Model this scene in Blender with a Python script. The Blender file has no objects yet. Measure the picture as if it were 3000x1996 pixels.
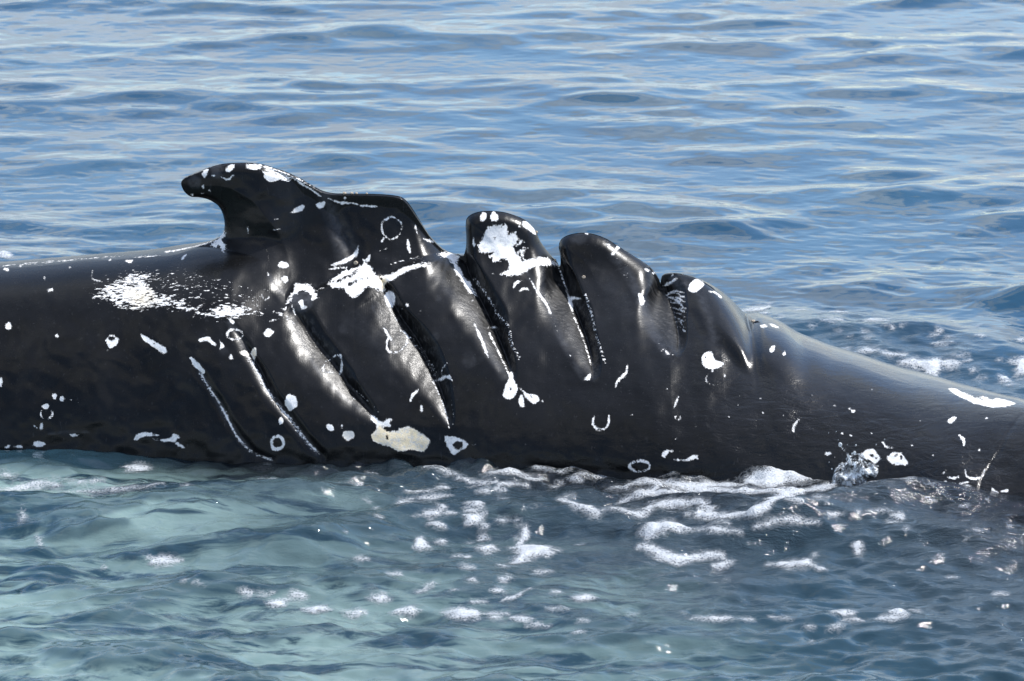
import bpy, math, random
import numpy as np
random.seed(4)
np.random.seed(4)
rad = math.radians
scene = bpy.context.scene

# ------------------------------------------------------------------ camera
W, HT = 3000.0, 1996.0                 # the photograph's own pixels, used for measuring
PITCH, DIST, SPAN = 14.0, 16.0, 4.0     # degrees down, metres to whale, metres across at the whale
AIM_Z = 0.262
FPX = W * DIST / SPAN
_t = rad(PITCH)
CF = np.array([0, math.cos(_t), -math.sin(_t)])
CU = np.array([0, math.sin(_t), math.cos(_t)])
CAM = np.array([0, 0, AIM_Z]) - DIST * CF
cd = bpy.data.cameras.new('camera')
cd.sensor_fit = 'HORIZONTAL'; cd.sensor_width = 36.0
cd.lens = 36.0 * FPX / W
cd.clip_start = 0.1; cd.clip_end = 20000
cd.dof.use_dof = True; cd.dof.focus_distance = DIST - 0.35; cd.dof.aperture_fstop = 9.0
cam = bpy.data.objects.new('camera', cd)
cam.location = CAM; cam.rotation_euler = (rad(90 - PITCH), 0, 0)
scene.collection.objects.link(cam); scene.camera = cam

# ------------------------------------------------------------------ sky and sun
SUN_ELEV, SUN_AZ = 56.0, 60.0           # azimuth clockwise from +Y (away from camera): high, ahead to the right
world = bpy.data.worlds.new('World'); scene.world = world; world.use_nodes = True
nt = world.node_tree; N = nt.nodes; L = nt.links
for n in list(N): N.remove(n)
out = N.new('ShaderNodeOutputWorld'); bg = N.new('ShaderNodeBackground')
sky = N.new('ShaderNodeTexSky'); sky.sky_type = 'NISHITA'; sky.sun_disc = False
sky.sun_elevation = rad(SUN_ELEV); sky.sun_rotation = rad(SUN_AZ)
sky.air_density = 1.0; sky.dust_density = 0.4; sky.ozone_density = 2.0
bg.inputs['Strength'].default_value = 0.15
tc = N.new('ShaderNodeTexCoord')
sep = N.new('ShaderNodeSeparateXYZ'); L.new(tc.outputs['Generated'], sep.inputs[0])
zz = N.new('ShaderNodeMath'); zz.operation = 'ADD'; L.new(sep.outputs['Z'], zz.inputs[0]); zz.inputs[1].default_value = 0.22
dv = N.new('ShaderNodeVectorMath'); dv.operation = 'DIVIDE'
cmb = N.new('ShaderNodeCombineXYZ')
for i in range(3): L.new(zz.outputs[0], cmb.inputs[i])
L.new(tc.outputs['Generated'], dv.inputs[0]); L.new(cmb.outputs[0], dv.inputs[1])
cn = N.new('ShaderNodeTexNoise'); cn.inputs['Scale'].default_value = 2.4; cn.inputs['Detail'].default_value = 7; cn.inputs['Roughness'].default_value = 0.55
L.new(dv.outputs[0], cn.inputs['Vector'])
# broken cloud: a grey bank low on the horizon all round, a bluer gap above it, thin bright cloud higher up
cov = N.new('ShaderNodeValToRGB'); e_ = cov.color_ramp.elements
e_[0].position = 0.0; e_[0].color = (.60, .60, .60, 1); e_[1].position = 1.0; e_[1].color = (.47, .47, .47, 1)
for p_, v_ in ((.03, .60), (.08, .58), (.22, .57), (.36, .47)):
    n_ = e_.new(p_); n_.color = (v_, v_, v_, 1)
L.new(sep.outputs['Z'], cov.inputs['Fac'])
ca = N.new('ShaderNodeMath'); ca.operation = 'ADD'; L.new(cn.outputs['Fac'], ca.inputs[0]); L.new(cov.outputs[0], ca.inputs[1])
cb = N.new('ShaderNodeMath'); cb.operation = 'SUBTRACT'; L.new(ca.outputs[0], cb.inputs[0]); cb.inputs[1].default_value = .5
cr = N.new('ShaderNodeValToRGB'); cr.color_ramp.elements[0].position = 0.51; cr.color_ramp.elements[1].position = 0.57
cr.color_ramp.elements[0].color = (0, 0, 0, 1); cr.color_ramp.elements[1].color = (1, 1, 1, 1)
L.new(cb.outputs[0], cr.inputs['Fac'])
cn2 = N.new('ShaderNodeTexNoise'); cn2.inputs['Scale'].default_value = 3.5; cn2.inputs['Detail'].default_value = 4
L.new(dv.outputs[0], cn2.inputs['Vector'])
cc = N.new('ShaderNodeValToRGB')
cc.color_ramp.elements[0].position = 0.35; cc.color_ramp.elements[0].color = (3.35, 3.4, 3.35, 1)
cc.color_ramp.elements[1].position = 0.7; cc.color_ramp.elements[1].color = (5.4, 6.0, 6.7, 1)
L.new(cn2.outputs['Fac'], cc.inputs['Fac'])
mx = N.new('ShaderNodeMix'); mx.data_type = 'RGBA'
L.new(cr.outputs['Color'], mx.inputs['Factor']); L.new(sky.outputs[0], mx.inputs['A']); L.new(cc.outputs['Color'], mx.inputs['B'])
# thin bright cloud sheet overhead
hi = N.new('ShaderNodeMapRange'); hi.interpolation_type = 'SMOOTHSTEP'
for k_, v_ in (('From Min', .60), ('From Max', .88), ('To Min', 0.0), ('To Max', .14)): hi.inputs[k_].default_value = v_
L.new(sep.outputs['Z'], hi.inputs['Value'])
hm = N.new('ShaderNodeMix'); hm.data_type = 'RGBA'; L.new(hi.outputs[0], hm.inputs['Factor']); L.new(mx.outputs['Result'], hm.inputs['A'])
hc = N.new('ShaderNodeValToRGB'); hc.color_ramp.elements[0].position = .3; hc.color_ramp.elements[1].position = .7
hc.color_ramp.elements[0].color = (5.5, 5.2, 4.9, 1); hc.color_ramp.elements[1].color = (10, 9.6, 9.1, 1)
L.new(cn2.outputs['Fac'], hc.inputs['Fac']); L.new(hc.outputs['Color'], hm.inputs['B'])
L.new(hm.outputs['Result'], bg.inputs['Color']); L.new(bg.outputs[0], out.inputs['Surface'])

sd = bpy.data.lights.new('sun', 'SUN'); sd.energy = 3.6; sd.angle = rad(4.0); sd.color = (1.0, 0.975, 0.94)
sun = bpy.data.objects.new('sun', sd); sun.rotation_euler = (rad(90 - SUN_ELEV), 0, rad(180 - SUN_AZ))
scene.collection.objects.link(sun)
vs = scene.view_settings
vs.view_transform = 'Standard'; vs.look = 'None'; vs.exposure = 0.68; vs.gamma = 1.0; vs.use_curve_mapping = False
scene.cycles.use_denoising = True
scene.cycles.max_bounces = 6

# ------------------------------------------------------------------ measuring helpers
REG = dict(A=(500, 440, 2.6133), B=(1250, 560, 2.354), C=(0, 740, 2.3756), D=(700, 900, 2.941),
           E=(2100, 880, 2.6133), G=(0, 1250, 1.6836), H=(1200, 1250, 1.5713), F=(0, 0, 0.78567), P=(0, 0, 1.0))
def T(reg, pts):
    ox, oy, s = REG[reg]
    return np.array([(ox + x / s, oy + y / s) for x, y in pts], float)
def ray(p):
    p = np.atleast_2d(p)
    return CF + ((p[:, :1] - W / 2) / FPX) * np.array([1, 0, 0]) + ((HT / 2 - p[:, 1:2]) / FPX) * CU
def at_z(p, z=0.0):
    d = ray(p); s = (z - CAM[2]) / d[:, 2]
    return CAM + d * s[:, None]
def at_yfun(p, yf):
    d = ray(p); s = np.full(len(d), DIST)
    for _ in range(12):
        s = (yf(s * d[:, 0]) - CAM[1]) / d[:, 1]
    return CAM + d * s[:, None]
def proj(v):
    q = v - CAM
    d = q @ CF
    return np.stack([W / 2 + FPX * q[..., 0] / d, HT / 2 - FPX * (q @ CU) / d], -1)
def sstep(a, b, x):
    t = np.clip((x - a) / (b - a), 0, 1); return t * t * (3 - 2 * t)
def polyline_near(P, pl):
    """distance, param (index+frac), signed side (+ = right of travel in image coords) from P (n,2) to polyline"""
    best = np.full(len(P), 1e9); par = np.zeros(len(P)); side = np.ones(len(P))
    for i in range(len(pl) - 1):
        a, b = pl[i], pl[i + 1]; ab = b - a
        t = np.clip(((P - a) @ ab) / (ab @ ab), 0, 1)
        q = P - (a + t[:, None] * ab)
        d = np.hypot(q[:, 0], q[:, 1])
        m = d < best
        best = np.where(m, d, best); par = np.where(m, i + t, par)
        cr_ = ab[0] * (P[:, 1] - a[1]) - ab[1] * (P[:, 0] - a[0])
        side = np.where(m, np.where(cr_ > 0, -1.0, 1.0), side)   # y down: positive cross = below/left when travelling down-right
    return best, par, side
def poly_sdf(P, poly):
    pl = np.vstack([poly, poly[:1]])
    d, _, _ = polyline_near(P, pl)
    ins = np.zeros(len(P), bool)
    for i in range(len(poly)):
        a, b = pl[i], pl[i + 1]
        if a[1] == b[1]: continue
        c = (a[1] > P[:, 1]) != (b[1] > P[:, 1])
        xi = a[0] + (P[:, 1] - a[1]) * (b[0] - a[0]) / (b[1] - a[1])
        ins ^= c & (P[:, 0] < xi)
    return np.where(ins, d, -d)
def smooth_pl(pl, n=6):
    """Catmull-Rom resample"""
    pl = np.asarray(pl, float); m = len(pl)
    if m < 3: return pl
    e = np.vstack([2 * pl[0] - pl[1], pl, 2 * pl[-1] - pl[-2]]); o = []
    for i in range(m - 1):
        p0, p1, p2, p3 = e[i:i + 4]
        for k in range(n):
            t = k / n
            o.append(.5 * ((2 * p1) + (-p0 + p2) * t + (2 * p0 - 5 * p1 + 4 * p2 - p3) * t * t + (-p0 + 3 * p1 - 3 * p2 + p3) * t ** 3))
    o.append(pl[-1]); return np.array(o)
class Field:
    """periodic gaussian random field from a band-limited spectrum, unit rms height"""
    def __init__(self, size, n, lmin, lmax, slope, seed, aniso=0.0, ang=90):
        rng = np.random.RandomState(seed)
        k = np.fft.fftfreq(n, size / n); KX, KY = np.meshgrid(k, k, indexing='ij'); K = np.hypot(KX, KY) + 1e-9
        amp = K ** (-slope) * (K > 1 / lmax) * np.exp(-(K * lmin) ** 2)
        th = np.arctan2(KY, KX) - rad(ang)
        amp = amp * (1 - aniso + aniso * np.cos(th) ** 2)
        z = np.fft.ifft2(amp * np.exp(2j * np.pi * rng.rand(n, n))).real
        self.g = z / z.std(); self.n = n; self.s = size
    def __call__(self, x, y):
        fx = (x / self.s * self.n) % self.n; fy = (y / self.s * self.n) % self.n
        i = np.floor(fx).astype(int); j = np.floor(fy).astype(int); u = fx - i; v = fy - j
        u = u * u * (3 - 2 * u) * .5 + u * .5; v = v * v * (3 - 2 * v) * .5 + v * .5
        i %= self.n; j %= self.n; i1 = (i + 1) % self.n; j1 = (j + 1) % self.n; g = self.g
        return (g[i, j] * (1 - u) + g[i1, j] * u) * (1 - v) + (g[i, j1] * (1 - u) + g[i1, j1] * u) * v

def grid_mesh(name, V, quads, attrs, mat, parent=None):
    me = bpy.data.meshes.new(name)
    nv, nq = len(V), len(quads)
    me.vertices.add(nv); me.vertices.foreach_set('co', V.astype(np.float32).ravel())
    me.loops.add(nq * 4); me.loops.foreach_set('vertex_index', quads.astype(np.int32).ravel())
    me.polygons.add(nq); me.polygons.foreach_set('loop_start', np.arange(0, nq * 4, 4, dtype=np.int32))
    me.polygons.foreach_set('use_smooth', np.ones(nq, bool))
    me.update(calc_edges=True)
    for k, a in attrs.items():
        at = me.attributes.new(k, 'FLOAT', 'POINT'); at.data.foreach_set('value', a.astype(np.float32).ravel())
    me.materials.append(mat)
    ob = bpy.data.objects.new(name, me); scene.collection.objects.link(ob)
    if parent: ob.parent = parent
    return ob
def quad_grid(nr, nc):
    i = np.arange(nr - 1)[:, None] * nc + np.arange(nc - 1)[None, :]
    return np.stack([i, i + 1, i + nc + 1, i + nc], -1).reshape(-1, 4)

# ------------------------------------------------------------------ material helpers
class MN:
    def __init__(self, name):
        self.m = bpy.data.materials.new(name); self.m.use_nodes = True
        self.t = self.m.node_tree; self.n = self.t.nodes; self.l = self.t.links
        self.b = self.n['Principled BSDF']; self.o = self.n['Material Output']
    def new(self, typ, **kw):
        n = self.n.new(typ)
        for k, v in kw.items():
            if k.startswith('i_'):
                key = k[2:]; key = int(key) if key.isdigit() else key.replace('_', ' ')
                if hasattr(v, 'is_output') or isinstance(v, bpy.types.NodeSocket): self.l.new(v, n.inputs[key])
                else: n.inputs[key].default_value = v
            else: setattr(n, k, v)
        return n
    def attr(self, name): return self.new('ShaderNodeAttribute', attribute_name=name).outputs['Fac']
    def math(self, op, a, b=None, c=None, clamp=False):
        n = self.new('ShaderNodeMath', operation=op, use_clamp=clamp)
        for i, v in enumerate((a, b, c)):
            if v is None: continue
            if isinstance(v, bpy.types.NodeSocket): self.l.new(v, n.inputs[i])
            else: n.inputs[i].default_value = v
        return n.outputs[0]
    def sm(self, v, a, b, lo=0.0, hi=1.0):
        n = self.new('ShaderNodeMapRange', interpolation_type='SMOOTHSTEP', i_Value=v)
        for k, x in (('From Min', a), ('From Max', b), ('To Min', lo), ('To Max', hi)): n.inputs[k].default_value = x
        return n.outputs[0]
    def mixc(self, f, a, b):
        n = self.new('ShaderNodeMix', data_type='RGBA')
        for k, v in (('Factor', f), ('A', a), ('B', b)):
            if isinstance(v, bpy.types.NodeSocket): self.l.new(v, n.inputs[k])
            else: n.inputs[k].default_value = v if k == 'Factor' else (*v, 1)
        return n.outputs['Result']
    def noise(self, vec, scale, detail=4, rough=.55, sc=(1, 1, 1), rot=(0, 0, 0), dist=0.0):
        mp = self.new('ShaderNodeMapping'); self.l.new(vec, mp.inputs['Vector'])
        mp.inputs['Scale'].default_value = sc; mp.inputs['Rotation'].default_value = rot
        n = self.new('ShaderNodeTexNoise', i_Scale=scale, i_Detail=detail, i_Roughness=rough, i_Distortion=dist)
        self.l.new(mp.outputs[0], n.inputs['Vector']); return n.outputs['Fac']
    def bump(self, h, strength, dist, normal=None):
        n = self.new('ShaderNodeBump'); n.inputs['Strength'].default_value = 1.0
        if isinstance(strength, bpy.types.NodeSocket): self.l.new(strength, n.inputs['Strength'])
        else: n.inputs['Strength'].default_value = strength
        n.inputs['Distance'].default_value = dist; self.l.new(h, n.inputs['Height'])
        if normal is not None: self.l.new(normal, n.inputs['Normal'])
        return n.outputs[0]

# ================================================================== WHALE
# the back of the whale bends towards the viewer on the right (tail side)
def yc(x):
    x = np.asarray(x, float); return -0.32 * np.maximum(0, x - 0.1) ** 1.8
SIL = np.vstack([
    T('F', [(0, 612), (60, 608), (130, 602), (200, 595), (280, 590), (350, 583)]),
    T('A', [(0, 775), (150, 745), (260, 715), (330, 690), (385, 655), (408, 615), (413, 560), (400, 490), (372, 432), (330, 395), (280, 370),
            (220, 356), (150, 350), (110, 325), (86, 285), (80, 248), (100, 220), (150, 193), (230, 160), (310, 128), (400, 105), (500, 97), (600, 97),
            (700, 108), (790, 135), (880, 165), (980, 210), (1050, 250), (1120, 290), (1180, 316), (1260, 331), (1400, 333), (1550, 335), (1680, 343),
            (1760, 357), (1800, 384), (1840, 432), (1890, 510), (1940, 590), (1990, 665), (2050, 728), (2110, 776), (2180, 800)]),
    T('B', [(215, 436), (248, 446), (262, 425), (272, 370), (272, 300), (269, 240), (277, 190), (310, 160), (370, 141), (450, 137), (530, 145), (600, 165), (660, 190), (710, 225),
            (750, 272), (780, 340), (820, 400), (860, 450), (895, 483), (914, 520), (923, 500), (920, 440), (911, 385), (925, 337), (970, 306), (1040, 290), (1110, 290),
            (1180, 305), (1250, 335), (1320, 380), (1400, 430), (1480, 480), (1540, 525), (1580, 570), (1603, 610), (1612, 636), (1617, 605), (1628, 582), (1660, 570), (1730, 567),
            (1800, 582), (1880, 610), (1950, 650), (2020, 700), (2090, 765), (2150, 830), (2190, 882), (2218, 925)]),
    T('E', [(262, 178), (290, 160), (330, 158), (390, 175), (480, 205), (560, 245), (650, 300), (780, 345), (900, 395), (1050, 440), (1200, 490), (1350, 545), (1500, 590), (1650, 625),
            (1770, 655), (1900, 690), (2050, 718), (2200, 750), (2352, 778)])])
# broad rounded back hides its own top line a little: lower the right part
_s3 = at_yfun(SIL, yc)
sx, sz = _s3[:, 0], _s3[:, 2]
sz = sz - 0.012 * sstep(0.95, 1.2, sx)
SW = np.stack([sx, sz], 1)
SW = smooth_pl(SW, 5)
# beyond the frame: forward back sinks on the left, tail stock sinks on the right
ext_l = np.array([(-7.5, -0.60), (-6.6, -0.20), (-5.6, 0.13), (-4.6, 0.36), (-3.6, 0.48), (-2.7, 0.54)]); zl = SW[0, 1]
ext_l[:, 1] += zl - 0.565
zr = SW[-1, 1]
ext_r = np.array([(2.35, zr - 0.03), (2.8, zr - 0.10), (3.3, zr - 0.22), (3.9, zr - 0.42), (4.6, zr - 0.7)])
el = smooth_pl(np.vstack([ext_l, SW[:1]]), 12)[:-1]; er = smooth_pl(np.vstack([SW[-1:], ext_r]), 12)[1:]
SILW = np.vstack([el, SW, er])
def kpx(X): return (X - W / 2) * SPAN / W          # pixel column -> metres (whale distance)
# lean of the mesh columns, so that the hooked fin tip is single-valued along them
def lean(u): return np.interp(u, [kpx(780), kpx(960), kpx(1040), kpx(1200), kpx(1300), kpx(2000), kpx(2300)], [1.45, 1.2, .85, .3, .2, .2, 0])
zpx = lambda Y: float(at_yfun(np.array([(1500., Y)]), yc)[0, 2])
def lbase(u): return np.interp(u, [kpx(1250), kpx(1350), kpx(1700), kpx(1950), kpx(2200)], [zpx(705), zpx(770), zpx(830), zpx(860), zpx(950)])
def gsoft(h): s = 0.015; return s * np.logaddexp(0, h / s)
def invu(x, z):
    u = x.copy()
    for _ in range(60): u = .6 * u + .4 * (x + lean(u) * gsoft(z - lbase(u)))
    return u
# resample the top line by arc length
seg = np.hypot(*np.diff(SILW, axis=0).T); arc = np.concatenate([[0], np.cumsum(seg)])
inside = np.abs(SILW[:, 0]) < 2.25
a0, a1 = arc[inside][0], arc[inside][-1]
STEP = 0.0036
aa = np.concatenate([np.linspace(0, a0, 60)[:-1], np.arange(a0, a1, STEP), np.linspace(a1, arc[-1], 40)])
tx = np.interp(aa, arc, SILW[:, 0]); tz = np.interp(aa, arc, SILW[:, 1])
tu = invu(tx, tz); tu = np.maximum.accumulate(tu + np.arange(len(tu)) * 1e-7)
NC = len(tu)
_k2 = np.hanning(181); _k2 /= _k2.sum()
tus = np.convolve(np.pad(tu, 90, 'reflect', reflect_type='odd'), _k2, 'same')[90:-90]
# body under the lobes: ridge height, width at the water
hb_pts = np.vstack([T('F', [(0, 612), (200, 595), (350, 583), (470, 563)]), T('P', [(660, 716), (800, 735), (1000, 760), (1300, 770), (1600, 790), (1850, 805), (1950, 818), (2020, 838), (2080, 870), (2130, 912), (2165, 945), (2200, 965)]),
                    T('E', [(390, 175), (650, 300), (900, 395), (1200, 490), (1500, 590), (1770, 655), (2050, 718), (2352, 778)])])
hb3 = at_yfun(hb_pts, yc)
HBX = np.concatenate([ext_l[:, 0], hb3[:, 0], ext_r[:, 0]]); HBZ = np.concatenate([ext_l[:, 1], hb3[:, 2] - 0.012 * sstep(.95, 1.2, hb3[:, 0]), ext_r[:, 1]])
wl = at_z(T('F', [(0, 1035), (300, 1040), (600, 1053), (760, 1058), (900, 1055), (1000, 1058), (1150, 1070), (1300, 1078), (1500, 1092), (1700, 1098), (1900, 1110), (2080, 1140), (2200, 1166), (2357, 1166)]))
WX = np.concatenate([[-7.5, -5, -3.], wl[:, 0], [2.8, 4.6]]); WW = yc(wl[:, 0]) - wl[:, 1]
WW = np.concatenate([[.7, 1.0, .85], WW, [.42, .3]])
_ker = np.hanning(61); _ker /= _ker.sum()
gx = np.linspace(-7.5, 4.6, 2421)
GH = np.convolve(np.pad(np.interp(gx, HBX, HBZ), 30, 'edge'), np.hanning(41) / np.hanning(41).sum(), 'same')[30:-30]
GW = np.convolve(np.pad(np.interp(gx, WX, WW), 30, 'edge'), _ker, 'same')[30:-30]
GT = np.convolve(np.pad(np.interp(gx, np.maximum.accumulate(tx), tz), 30, 'edge'), np.hanning(17) / np.hanning(17).sum(), 'same')[30:-30] + .002
def body_half(x, z):
    hb = np.interp(x, gx, GH); w = np.interp(x, gx, GW)
    ht = np.interp(x, gx, GT)                 # the outline itself, followed near the top
    k = sstep(-.10, -.02, z - np.minimum(hb, ht)) * sstep(kpx(1980), kpx(2050), x) * (1 - sstep(kpx(2800), kpx(3100), x))
    hb = hb * (1 - k) + ht * k
    c = 0.30
    q = np.clip(c / (hb + c), 0, .97)
    wt = w / np.sqrt(1 - q ** 2.3)
    r = np.clip((z + c) / (hb + c), 0, 1)
    return wt * np.sqrt(np.maximum(0, 1 - r ** 2.3))
def fin_half(x, d):
    T_ = np.interp(x, [kpx(600), kpx(900), kpx(1200), kpx(1400), kpx(2000), kpx(2250)], [.040, .055, .06, .075, .085, .085])
    r_ = np.interp(x, [kpx(600), kpx(1200), kpx(1400), kpx(2200)], [.022, .026, .04, .05])
    m_ = np.interp(x, [kpx(600), kpx(1000), kpx(1300), kpx(2000)], [.30, .30, .30, .30])
    return T_ * (1 - np.exp(-np.sqrt(2 * r_ * d) / T_)) + m_ * d
def smax(a, b, k):
    h = np.clip(k - np.abs(a - b), 0, None) / k; return np.maximum(a, b) + h * h * k * .25

_env = at_yfun(T('P', [(450, 735), (560, 715), (660, 695), (900, 655), (1150, 610), (1250, 615), (1450, 640), (1700, 690), (1950, 745), (2100, 820), (2200, 920), (2400, 1010)]), yc)
ENVX, ENVZ = _env[:, 0], np.maximum(_env[:, 2], .2)
# propeller cuts: crease polyline (from top to bottom), shoulder width on its left, wall width on its right (photo px), depth (m)
CUTS = [
    ('A', [(900, 1215, 30, 30, .0), (960, 1290, 40, 45, .03), (1010, 1370, 45, 45, .05), (1090, 1500, 45, 45, .05)], 'D', [(850, 590, 45, 40, .05), (920, 690, 42, 34, .045), (1010, 790, 36, 30, .04), (1110, 900, 26, 24, .028), (1200, 1005, 14, 12, .0)]),
    ('A', [(1600, 1000, 40, 14, .02), (1660, 1090, 75, 22, .05)], 'D', [(1330, 20, 75, 30, .055), (1400, 160, 72, 40, .065), (1490, 290, 68, 48, .07), (1570, 420, 62, 50, .07), (1645, 570, 56, 46, .065), (1705, 690, 46, 38, .055), (1762, 830, 32, 28, .04), (1800, 960, 20, 18, .025), (1815, 1050, 10, 10, .0)]),
    ('B', [(240, 440, 50, 20, .04), (262, 540, 62, 40, .07), (300, 660, 66, 52, .085), (352, 790, 66, 60, .09), (402, 890, 62, 62, .085), (450, 990, 54, 48, .085), (500, 1090, 46, 38, .075), (550, 1200, 32, 28, .055), (583, 1275, 16, 18, .02), (592, 1310, 10, 12, .0)], None, []),
    ('B', [(914, 505, 40, 20, .03), (942, 600, 70, 34, .06), (980, 760, 76, 46, .085), (1016, 850, 76, 50, .085), (1065, 980, 62, 42, .085), (1105, 1080, 52, 36, .075), (1135, 1190, 36, 28, .055), (1148, 1275, 18, 20, .02), (1152, 1310, 10, 14, .0)], None, []),
    ('B', [(1614, 632, 60, 50, .05), (1652, 720, 90, 54, .075), (1690, 830, 95, 44, .085), (1718, 930, 80, 32, .085), (1738, 1020, 60, 24, .07), (1740, 1085, 40, 16, .045), (1722, 1135, 20, 10, .0)], None, []),
    # two shallow outer cuts on the left
    ('C', [(1600, 500, 20, 14, .0), (1680, 620, 24, 20, .012), (1740, 720, 26, 20, .02), (1810, 840, 28, 22, .024), (1890, 990, 28, 22, .024), (1990, 1120, 26, 22, .02), (2138, 1310, 22, 20, .014), (2230, 1410, 20, 20, .01)], None, []),
    ('C', [(1335, 740, 18, 14, .0), (1420, 880, 22, 18, .008), (1520, 1040, 22, 18, .010), (1640, 1240, 22, 18, .010), (1760, 1395, 22, 18, .008), (1900, 1470, 20, 18, .004)], None, []),
]
def cut_depth(P):
    tot = np.zeros(len(P))
    for r1, p1, r2, p2 in CUTS:
        pl = T(r1, [(q[0], q[1]) for q in p1]); at_ = [q[2:] for q in p1]
        if r2: pl = np.vstack([pl, T(r2, [(q[0], q[1]) for q in p2])]); at_ += [q[2:] for q in p2]
        full = np.hstack([pl, np.array(at_, float)]); full = smooth_pl(full, 5); pl = full[:, :2]
        m = (P[:, 0] > pl[:, 0].min() - 110) & (P[:, 0] < pl[:, 0].max() + 110) & (P[:, 1] > pl[:, 1].min() - 110) & (P[:, 1] < pl[:, 1].max() + 110)
        if not m.any(): continue
        d, par, sd_ = polyline_near(P[m], pl)
        idx = np.arange(len(pl)); ws, wr, dp = (np.interp(par, idx, full[:, k]) for k in (2, 3, 4)); ws = ws * (1.45 if r1 == 'A' else 1.25); wr = wr * (1.25 if r1 == 'A' else 1.15)
        s = d * sd_
        ql = np.clip((s + ws) / ws, 0, 1); qr = np.clip(1 - s / wr, 0, 1)
        left = .72 * ql ** (1.75 if r1 == 'A' else 2.0); right = qr ** 1.2; dp = dp * (1.75 if r1 == 'B' else 1.5 if r1 == 'A' else 1.7)
        w_ = sstep(-2.5, 3.5, s)
        tot[m] = np.maximum(tot[m], dp * (left * (1 - w_) + right * w_))
    return tot
FINPOLY = T('A', [(880, 1185), (960, 1068), (1120, 1095), (1250, 1025), (1400, 945), (1560, 975), (1640, 1005), (1760, 940), (1850, 892), (2000, 850), (2130, 800), (2060, 690), (1990, 600), (1820, 300),
                  (1200, 260), (600, 40), (0, 150), (0, 420), (300, 420), (420, 620), (600, 900)])
FOLD = T('A', [(1185, 325), (1230, 470), (1280, 600), (1340, 720), (1400, 850)])
DARKLINE = T('E', [(2330, 880), (2220, 1030), (2170, 1150), (2080, 1290), (2030, 1380), (2005, 1490)])

nf = Field(4.0, 512, .04, 1.2, 1.6, 11)
nfine = Field(2.0, 512, .008, .12, 1.2, 12)
def surface(tt, side):
    """rows of vertices at section parameters tt; side -1 near, +1 far"""
    z = tz[None, :] - (tz[None, :] + 0.62) * (tt[:, None] ** 2)
    u = np.broadcast_to(tu[None, :], z.shape)
    h = z - lbase(u)
    x = u - lean(u) * gsoft(h)
    fan = sstep(.02, .16, lbase(u) - z)          # spread bunched columns once well inside the body
    x = x * (1 - fan) + tus[None, :] * fan
    # exact on the outline itself
    x = x + (tx - (tu - lean(tu) * gsoft(tz - lbase(tu))))[None, :] * np.exp(-tt[:, None] / .03)
    P2 = np.stack([x.ravel(), z.ravel()], 1)
    d = np.full(len(P2), 1.0)
    near = (P2[:, 1] > -.12) & (P2[:, 0] > kpx(480)) & (P2[:, 0] < kpx(2500))
    core = SILW[(SILW[:, 0] > kpx(350)) & (SILW[:, 0] < kpx(2650))][::3]
    idx = np.nonzero(near)[0]
    for c in range(0, len(idx), 60000):
        ii = idx[c:c + 60000]
        d[ii] = polyline_near(P2[ii], core)[0]
    d[~near] = np.abs(tz[None, :] - z).ravel()[~near]
    d = np.minimum(d, .9)
    xx, z_ = P2[:, 0], P2[:, 1]
    yb = body_half(xx, z_)
    inf = sstep(kpx(520), kpx(640), xx) * (1 - sstep(kpx(2170), kpx(2330), xx))
    yf = fin_half(xx, np.minimum(d, .42))
    # peaked hump under the fin and lobes
    he = np.interp(xx, ENVX, ENVZ); s_ = np.clip((he - z_) / he, 0, 1.6)
    w_ = np.interp(xx, gx, GW)
    ye = w_ * (1 - np.clip(1 - s_, 0, 1) ** np.interp(xx, [kpx(500), kpx(1000)], [2.2, 1.75])) ** np.interp(xx, [kpx(480), kpx(700), kpx(1050)], [.6, .8, 1.45]) * (1 + .25 * np.clip(s_ - 1, 0, 1))
    dm = sstep(kpx(500), kpx(800), xx) * (1 - sstep(kpx(1960), kpx(2180), xx))
    yb = yb * (1 - dm) + ye * dm
    yh = smax(yb, yf * inf + 1e-4, .09)
    yd = np.sqrt(2 * .07 * d) + 2.2 * d
    k_ = .09; hh_ = np.clip(k_ - np.abs(yh - yd), 0, None) / k_
    yh = yh * (1 - dm) + (np.minimum(yh, yd) - hh_ * hh_ * k_ * .25) * dm
    yh = np.maximum(yh, 0)
    tip = tt[:, None].repeat(NC, 1).ravel() < 1e-6
    yh[tip] = 0
    # gentle muscle unevenness
    yh = yh + .006 * nf(xx, z_ * 1.3) * sstep(0, .1, d)
    base = np.stack([xx, yc(xx) + side * yh, z_], 1)
    if side < 0:
        P = proj(base)
        global FOLDN
        cut = cut_depth(P); FOLDN = cut.copy()
        e = .036 * sstep(-5, 16, poly_sdf(P, FINPOLY)) * sstep(760, 900, P[:, 0])
        fd, fp, fs = polyline_near(P, FOLD)
        e += .02 * np.exp(-(fd / 26) ** 2) * sstep(0, .6, fp)
        dd, _, _ = polyline_near(P, DARKLINE)
        e += .006 * np.exp(-(dd / 6) ** 2)
        lim = np.maximum(yh - .012, 0)
        cut = np.minimum(cut + e, lim * .97)
        base[:, 1] += cut
    else:
        P = None
    base[tip, 1] = yc(base[tip, 0])
    return base.reshape(len(tt), NC, 3), (P.reshape(len(tt), NC, 2) if P is not None else None)
tn = np.linspace(0, 1, 270); tf = np.linspace(0, 1, 60)
VN, PN = surface(tn, -1)
VF, _ = surface(tf, 1)
nr = len(tn)
Vall = np.vstack([VF[::-1][:-1].reshape(-1, 3), VN.reshape(-1, 3)])
nrows = (len(tf) - 1) + nr
far_n = (len(tf) - 1) * NC

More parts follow.
